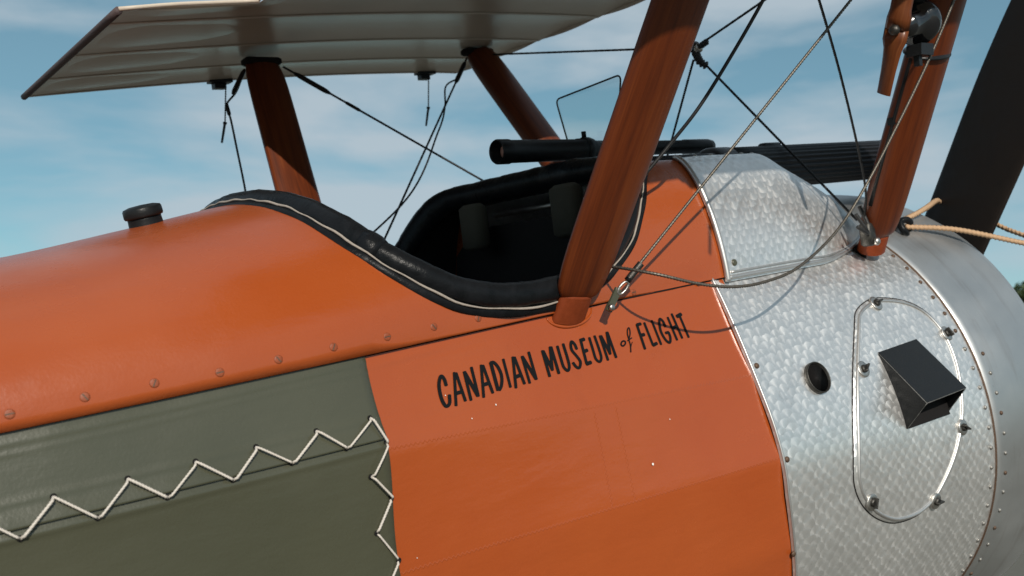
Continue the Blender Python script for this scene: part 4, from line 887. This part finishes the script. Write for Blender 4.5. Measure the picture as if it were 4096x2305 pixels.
# --- wind-driven air pump clamped to the near front strut
pc = A(0.672, -0.600, 0.400); pd = nrm(A(-0.9588, -0.201, -0.201))
PUM = air('air_pump', lathe([(-0.030, 0.020), (-0.028, 0.034), (-0.020, 0.0385), (-0.004, 0.0395), (0.000, 0.036), (0.006, 0.030), (0.010, 0.0225), (0.052, 0.0205), (0.058, 0.018), (0.060, 0.010), (0.104, 0.008)], pc, pd, 36), 'black_enamel', 'black wind-driven air pump clamped to the front strut')
part('pump_cylinder', tube([pc + A(0.004, 0, 0.03), pc + A(0.014, 0, 0.10)], 0.021, 18), 'black_metal', PUM)
part('pump_bracket', join(obox(pc + A(0.004, 0.0, -0.048), (0.020, 0, 0), (0, 0.014, 0), (0.002, 0, 0.010)), obox(pc + A(-0.006, 0.0, -0.063), (0.005, 0, 0), (0, 0.005, 0), (0, 0, 0.012))), 'black_metal', PUM, smooth=False)
cc = FBn + ax*0.405; cx = nrm(A(1, 0, 0) - ax*ax[0]); cy = np.cross(ax, cx)
part('strut_clamp', tube([cc + cx*0.046*math.cos(t) + cy*0.030*math.sin(t) for t in np.linspace(0, 2*math.pi, 25)[:-1]], 0.0085, 8, closed=True, sq=0.35), 'black_metal', PUM)
part('clamp_bolt', lathe([(0, 0.006), (0.006, 0.006), (0.008, 0.004)], cc + cx*0.05, (0.3, -1, 0), 8), 'steel', PUM)
bc = pc + pd*0.104; bu = A(0.1075, 0.3984, -0.9109); bw = nrm(np.cross(pd, bu))
def pump_blade(sg):
    P, U = [], []
    for i, (s, wd, tw) in enumerate(((0.0, 0.020, 0), (0.018, 0.020, 0), (0.032, 0.017, 12), (0.048, 0.017, 22), (0.068, 0.0165, 27), (0.09, 0.0165, 30), (0.1075, 0.0165, 31), (0.108, 0.0163, 31))):
        t = rad(tw); d = bw*math.cos(t)*sg + pd*math.sin(t); n_ = nrm(np.cross(d, bu)); th = 0.0085 if s < 0.04 else 0.0055
        P.append([bc + bu*s*sg + d*wd*a + n_*th*b for a, b in ((-1, 0), (-0.7, 0.8), (0, 1), (0.7, 0.8), (1, 0), (0.7, -0.6), (0, -0.8), (-0.7, -0.6))]); U.append([(s, k*0.006) for k in range(8)])
    V, F, UV = grid(P, True, U); F.append(tuple(range(8))[::-1]); F.append(tuple(7*8 + j for j in range(8))); return V, F, UV
part('pump_blade', pump_blade(1), 'blade_wood', PUM); part('pump_blade', pump_blade(-1), 'blade_wood', PUM)
part('hub_nut', lathe([(0.0, 0.009), (0.006, 0.009), (0.010, 0.006), (0.011, 0.001)], bc + pd*0.008, pd, 8), 'dark_steel', PUM)

# --- gun and sighting telescope
GY, GZ = -0.15, 0.210
def fluted(x0, x1, r, flutes, depth, y, z):
    k = flutes*6; P = []
    for x in np.linspace(x0, x1, 8): P.append([A(x, y - (r + depth*math.cos(flutes*2*math.pi*j/k))*math.sin(2*math.pi*j/k), z + (r + depth*math.cos(flutes*2*math.pi*j/k))*math.cos(2*math.pi*j/k)) for j in range(k)])
    V, F = grid(P, True); F.append(tuple(range(k))[::-1]); F.append(tuple(7*k + j for j in range(k))); return V, F
GUN = air('machine_gun', fluted(0.66, 1.30, 0.0445, 26, 0.0024, GY, GZ), 'gun_metal', 'black machine gun with a fluted barrel jacket')
part('muzzle_collar', lathe([(1.285, 0.047), (1.29, 0.0515), (1.315, 0.0515), (1.322, 0.045), (1.33, 0.02), (1.36, 0.018), (1.362, 0.006)], (0, GY, GZ), (1, 0, 0), 30), 'gun_metal', GUN)
part('jacket_collar', lathe([(0.60, 0.030), (0.615, 0.044), (0.625, 0.048), (0.675, 0.048), (0.68, 0.045)], (0, GY, GZ), (1, 0, 0), 30), 'gun_metal', GUN)
part('receiver', box((0.40, GY - 0.03, GZ - 0.06), (0.70, GY + 0.03, GZ + 0.034), 0.004), 'gun_metal', GUN)
part('jacket_boss', box((0.80, GY - 0.01, GZ + 0.035), (0.86, GY + 0.01, GZ + 0.0525), 0.003), 'gun_metal', GUN)
AZ = 0.2885
ALD = air('sighting_telescope', lathe([(0.27, 0.0165), (0.215, 0.0175), (0.196, 0.0205), (0.193, 0.0225), (0.196, 0.0242), (0.222, 0.0242), (0.226, 0.0225), (0.40, 0.0215), (0.402, 0.0228), (0.44, 0.0228), (0.442, 0.0185), (0.52, 0.0165), (0.72, 0.0150), (0.722, 0.0165), (0.80, 0.0165), (0.815, 0.014), (0.82, 0.004)], (0, 0, AZ + 0.002), (1, 0, -0.012), 34), 'black_metal', 'black tubular sighting telescope above the cockpit rim')
part('eyepiece_lens', lathe([(0.210, 0.0005), (0.212, 0.010), (0.216, 0.0162), (0.222, 0.0162)], (0, 0, AZ), (1, 0, 0), 24), 'lens_glass', ALD)
for x in (0.425,):
    part('mount_ring', lathe([(x - 0.008, 0.0238), (x - 0.007, 0.0252), (x + 0.007, 0.0252), (x + 0.008, 0.0238)], (0, 0, AZ - 0.003), (1, 0, 0), 30), 'black_metal', ALD)
    part('mount_post', box((x - 0.008, -0.012, 0.225), (x + 0.008, 0.012, AZ - 0.015), 0.002), 'black_metal', ALD)
    part('clamp_screw', tube([A(x, 0.0, AZ + 0.022), A(x, 0.0, AZ + 0.034)], 0.005, 8), 'black_metal', ALD)
# windscreen
xw = 0.447; c4 = [(-0.102, 0.418), (0.100, 0.408), (0.062, 0.245), (-0.060, 0.245)]
def rounded(cs, r, n=6):
    out = []; m = len(cs)
    for i in range(m):
        p = A(*cs[i]); a = nrm(A(*cs[i-1]) - p); b = nrm(A(*cs[(i+1) % m]) - p); p0, p1 = p + a*r, p + b*r
        out += [(1-t)**2*p0 + 2*t*(1-t)*p + t*t*p1 for t in np.linspace(0, 1, n)]
    return out
oc_ = rounded(c4, 0.014); n_ = len(oc_); V = [A(xw, y, z) for y, z in oc_] + [A(xw + 0.004, y, z) for y, z in oc_]
SCR = air('windscreen', (V, [tuple(range(n_)), tuple(range(2*n_ - 1, n_ - 1, -1))]), 'windscreen_glass', 'small flat glass windscreen', False)
part('glass_edge', tube([A(xw + 0.002, y, z) for y, z in oc_], 0.0019, 6, closed=True), 'dark_cable', SCR)

# --- lower airframe: undercarriage and tail skid (below the picture)
Rinv = Matrix.Rotation(PITCH, 4, 'Y'); 
def ground_pt(x, y, h):                         # world height h above the ground -> airframe axes
    v = Rinv @ Vector((x, y, h - DATUM)); return A(*v)
axl = ground_pt(0.75, 0, 0.33)
for sg in (-1, 1):
    hubp = axl + A(0, sg*0.72, 0)
    WH = air('wheel', lathe([(-0.055, 0.03), (-0.03, 0.26), (0.03, 0.26), (0.055, 0.03)], hubp, (0, 1, 0), 36), 'dull_aluminium')
    part('tyre', tube([hubp + A(0.295*math.cos(a), 0, 0.295*math.sin(a)) for a in np.linspace(0, 2*math.pi, 41)[:-1]], 0.035, 12, closed=True), 'tyre_rubber', WH)
    for x0 in (0.25, 0.95):
        air('undercarriage_strut', strut(axl + A(0, sg*0.62, 0.0), A(x0, sg*0.42, -0.84), 0.06, 0.028), 'varnished_wood')
air('axle', tube([axl + A(0, -0.74, 0), axl + A(0, 0.74, 0)], 0.024, 14), 'steel')
tl = ground_pt(-4.35, 0, 0.03)
air('tail_skid', tube([tl, A(-4.05, 0, -0.15)], 0.022, 12), 'varnished_wood')
P = [[A(-4.15 - 0.55*t*1.0, y*(1), z) for y, z in ((-0.01, -0.1 + 0.75*t*(1-t)), (-0.012, 0.55 - 0.5*t*t), (0.012, 0.55 - 0.5*t*t), (0.01, -0.1 + 0.75*t*(1-t)))] for t in np.linspace(0, 1, 12)]
air('rudder', grid(P, True), 'olive_fabric')
P = [[A(-3.75 - 0.5*t, s, 0.0 + 0.012*k) for s, k in ((-1.1 + 0.3*(1-t), 0), (1.1 - 0.3*(1-t), 0), (1.1 - 0.3*(1-t), 1), (-1.1 + 0.3*(1-t), 1))] for t in np.linspace(0, 1, 8)]
air('tailplane', grid(P, True), 'olive_fabric')

# ---------------------------------------------------------------- trees beyond the airfield
leaf_quads = []
def crown_mesh(seed, rx, rz):
    r = random.Random(seed); V, F = [], []
    lobes = [(r.gauss(0, rx*0.45), r.gauss(0, rx*0.45), r.uniform(-0.5, 0.7)*rz, r.uniform(0.35, 0.6)) for _ in range(16)]
    for _ in range(2600):
        lx, ly, lz, s = r.choice(lobes); d = Vector((r.gauss(0, 1), r.gauss(0, 1), r.gauss(0, 1))).normalized() * (r.random()**0.4)
        c = Vector((lx + d.x*rx*s, ly + d.y*rx*s, lz + d.z*rz*s)); n = Vector((r.gauss(0, 1), r.gauss(0, 1), r.gauss(0.6, 1))).normalized(); t = n.orthogonal().normalized(); b = n.cross(t); k = r.uniform(0.16, 0.34)
        i = len(V); V += [c + t*k, c + b*k*0.6, c - t*k, c - b*k*0.6]; F.append((i, i+1, i+2, i+3))
    return make_mesh('crown', V, F, 'tree_leaf', False)
crowns = [crown_mesh(s, 3.0, 3.2) for s in (1, 2, 3)]
trunk_g = tube([A(0, 0, 0), A(0.1, 0, 1.5), A(0, 0.1, 3.5), A(0.1, 0, 5.0)], [0.32, 0.25, 0.2, 0.1], 8); trunk_me = make_mesh('trunk', trunk_g[0], trunk_g[1], 'tree_bark')
looks = ['round', 'tall', 'broad', 'low', 'slim', 'full', 'lean', 'wide', 'tallest']
view = (cam_o.matrix_world.to_3x3() @ Vector((0.5168, 0, -1))); view.z = 0; view.normalize(); sidev = Vector((view.y, -view.x, 0))
for k in range(9):
    d = 150 + (12*((k*7) % 5) if k != 3 else 0); off = (k - 3)*8.5; p = view*d + sidev*off; sc = 0.92 + 0.10*((k*5) % 4)
    t = bpy.data.objects.new('leafy_tree', None); COL.objects.link(t); t.location = (p.x, p.y, 0); t.scale = (sc, sc, sc); t.rotation_euler.z = k*1.3
    tag(t, '%s dark green tree beyond the cowl, number %s from the left of the far row' % (looks[k], ['one', 'two', 'three', 'four', 'five', 'six', 'seven', 'eight', 'nine'][k]), 'tree', None, 'trees beyond the airfield')
    link('trunk', trunk_me, t); c = link('crown', crowns[k % 3], t); c.location = (0, 0, 5.6)
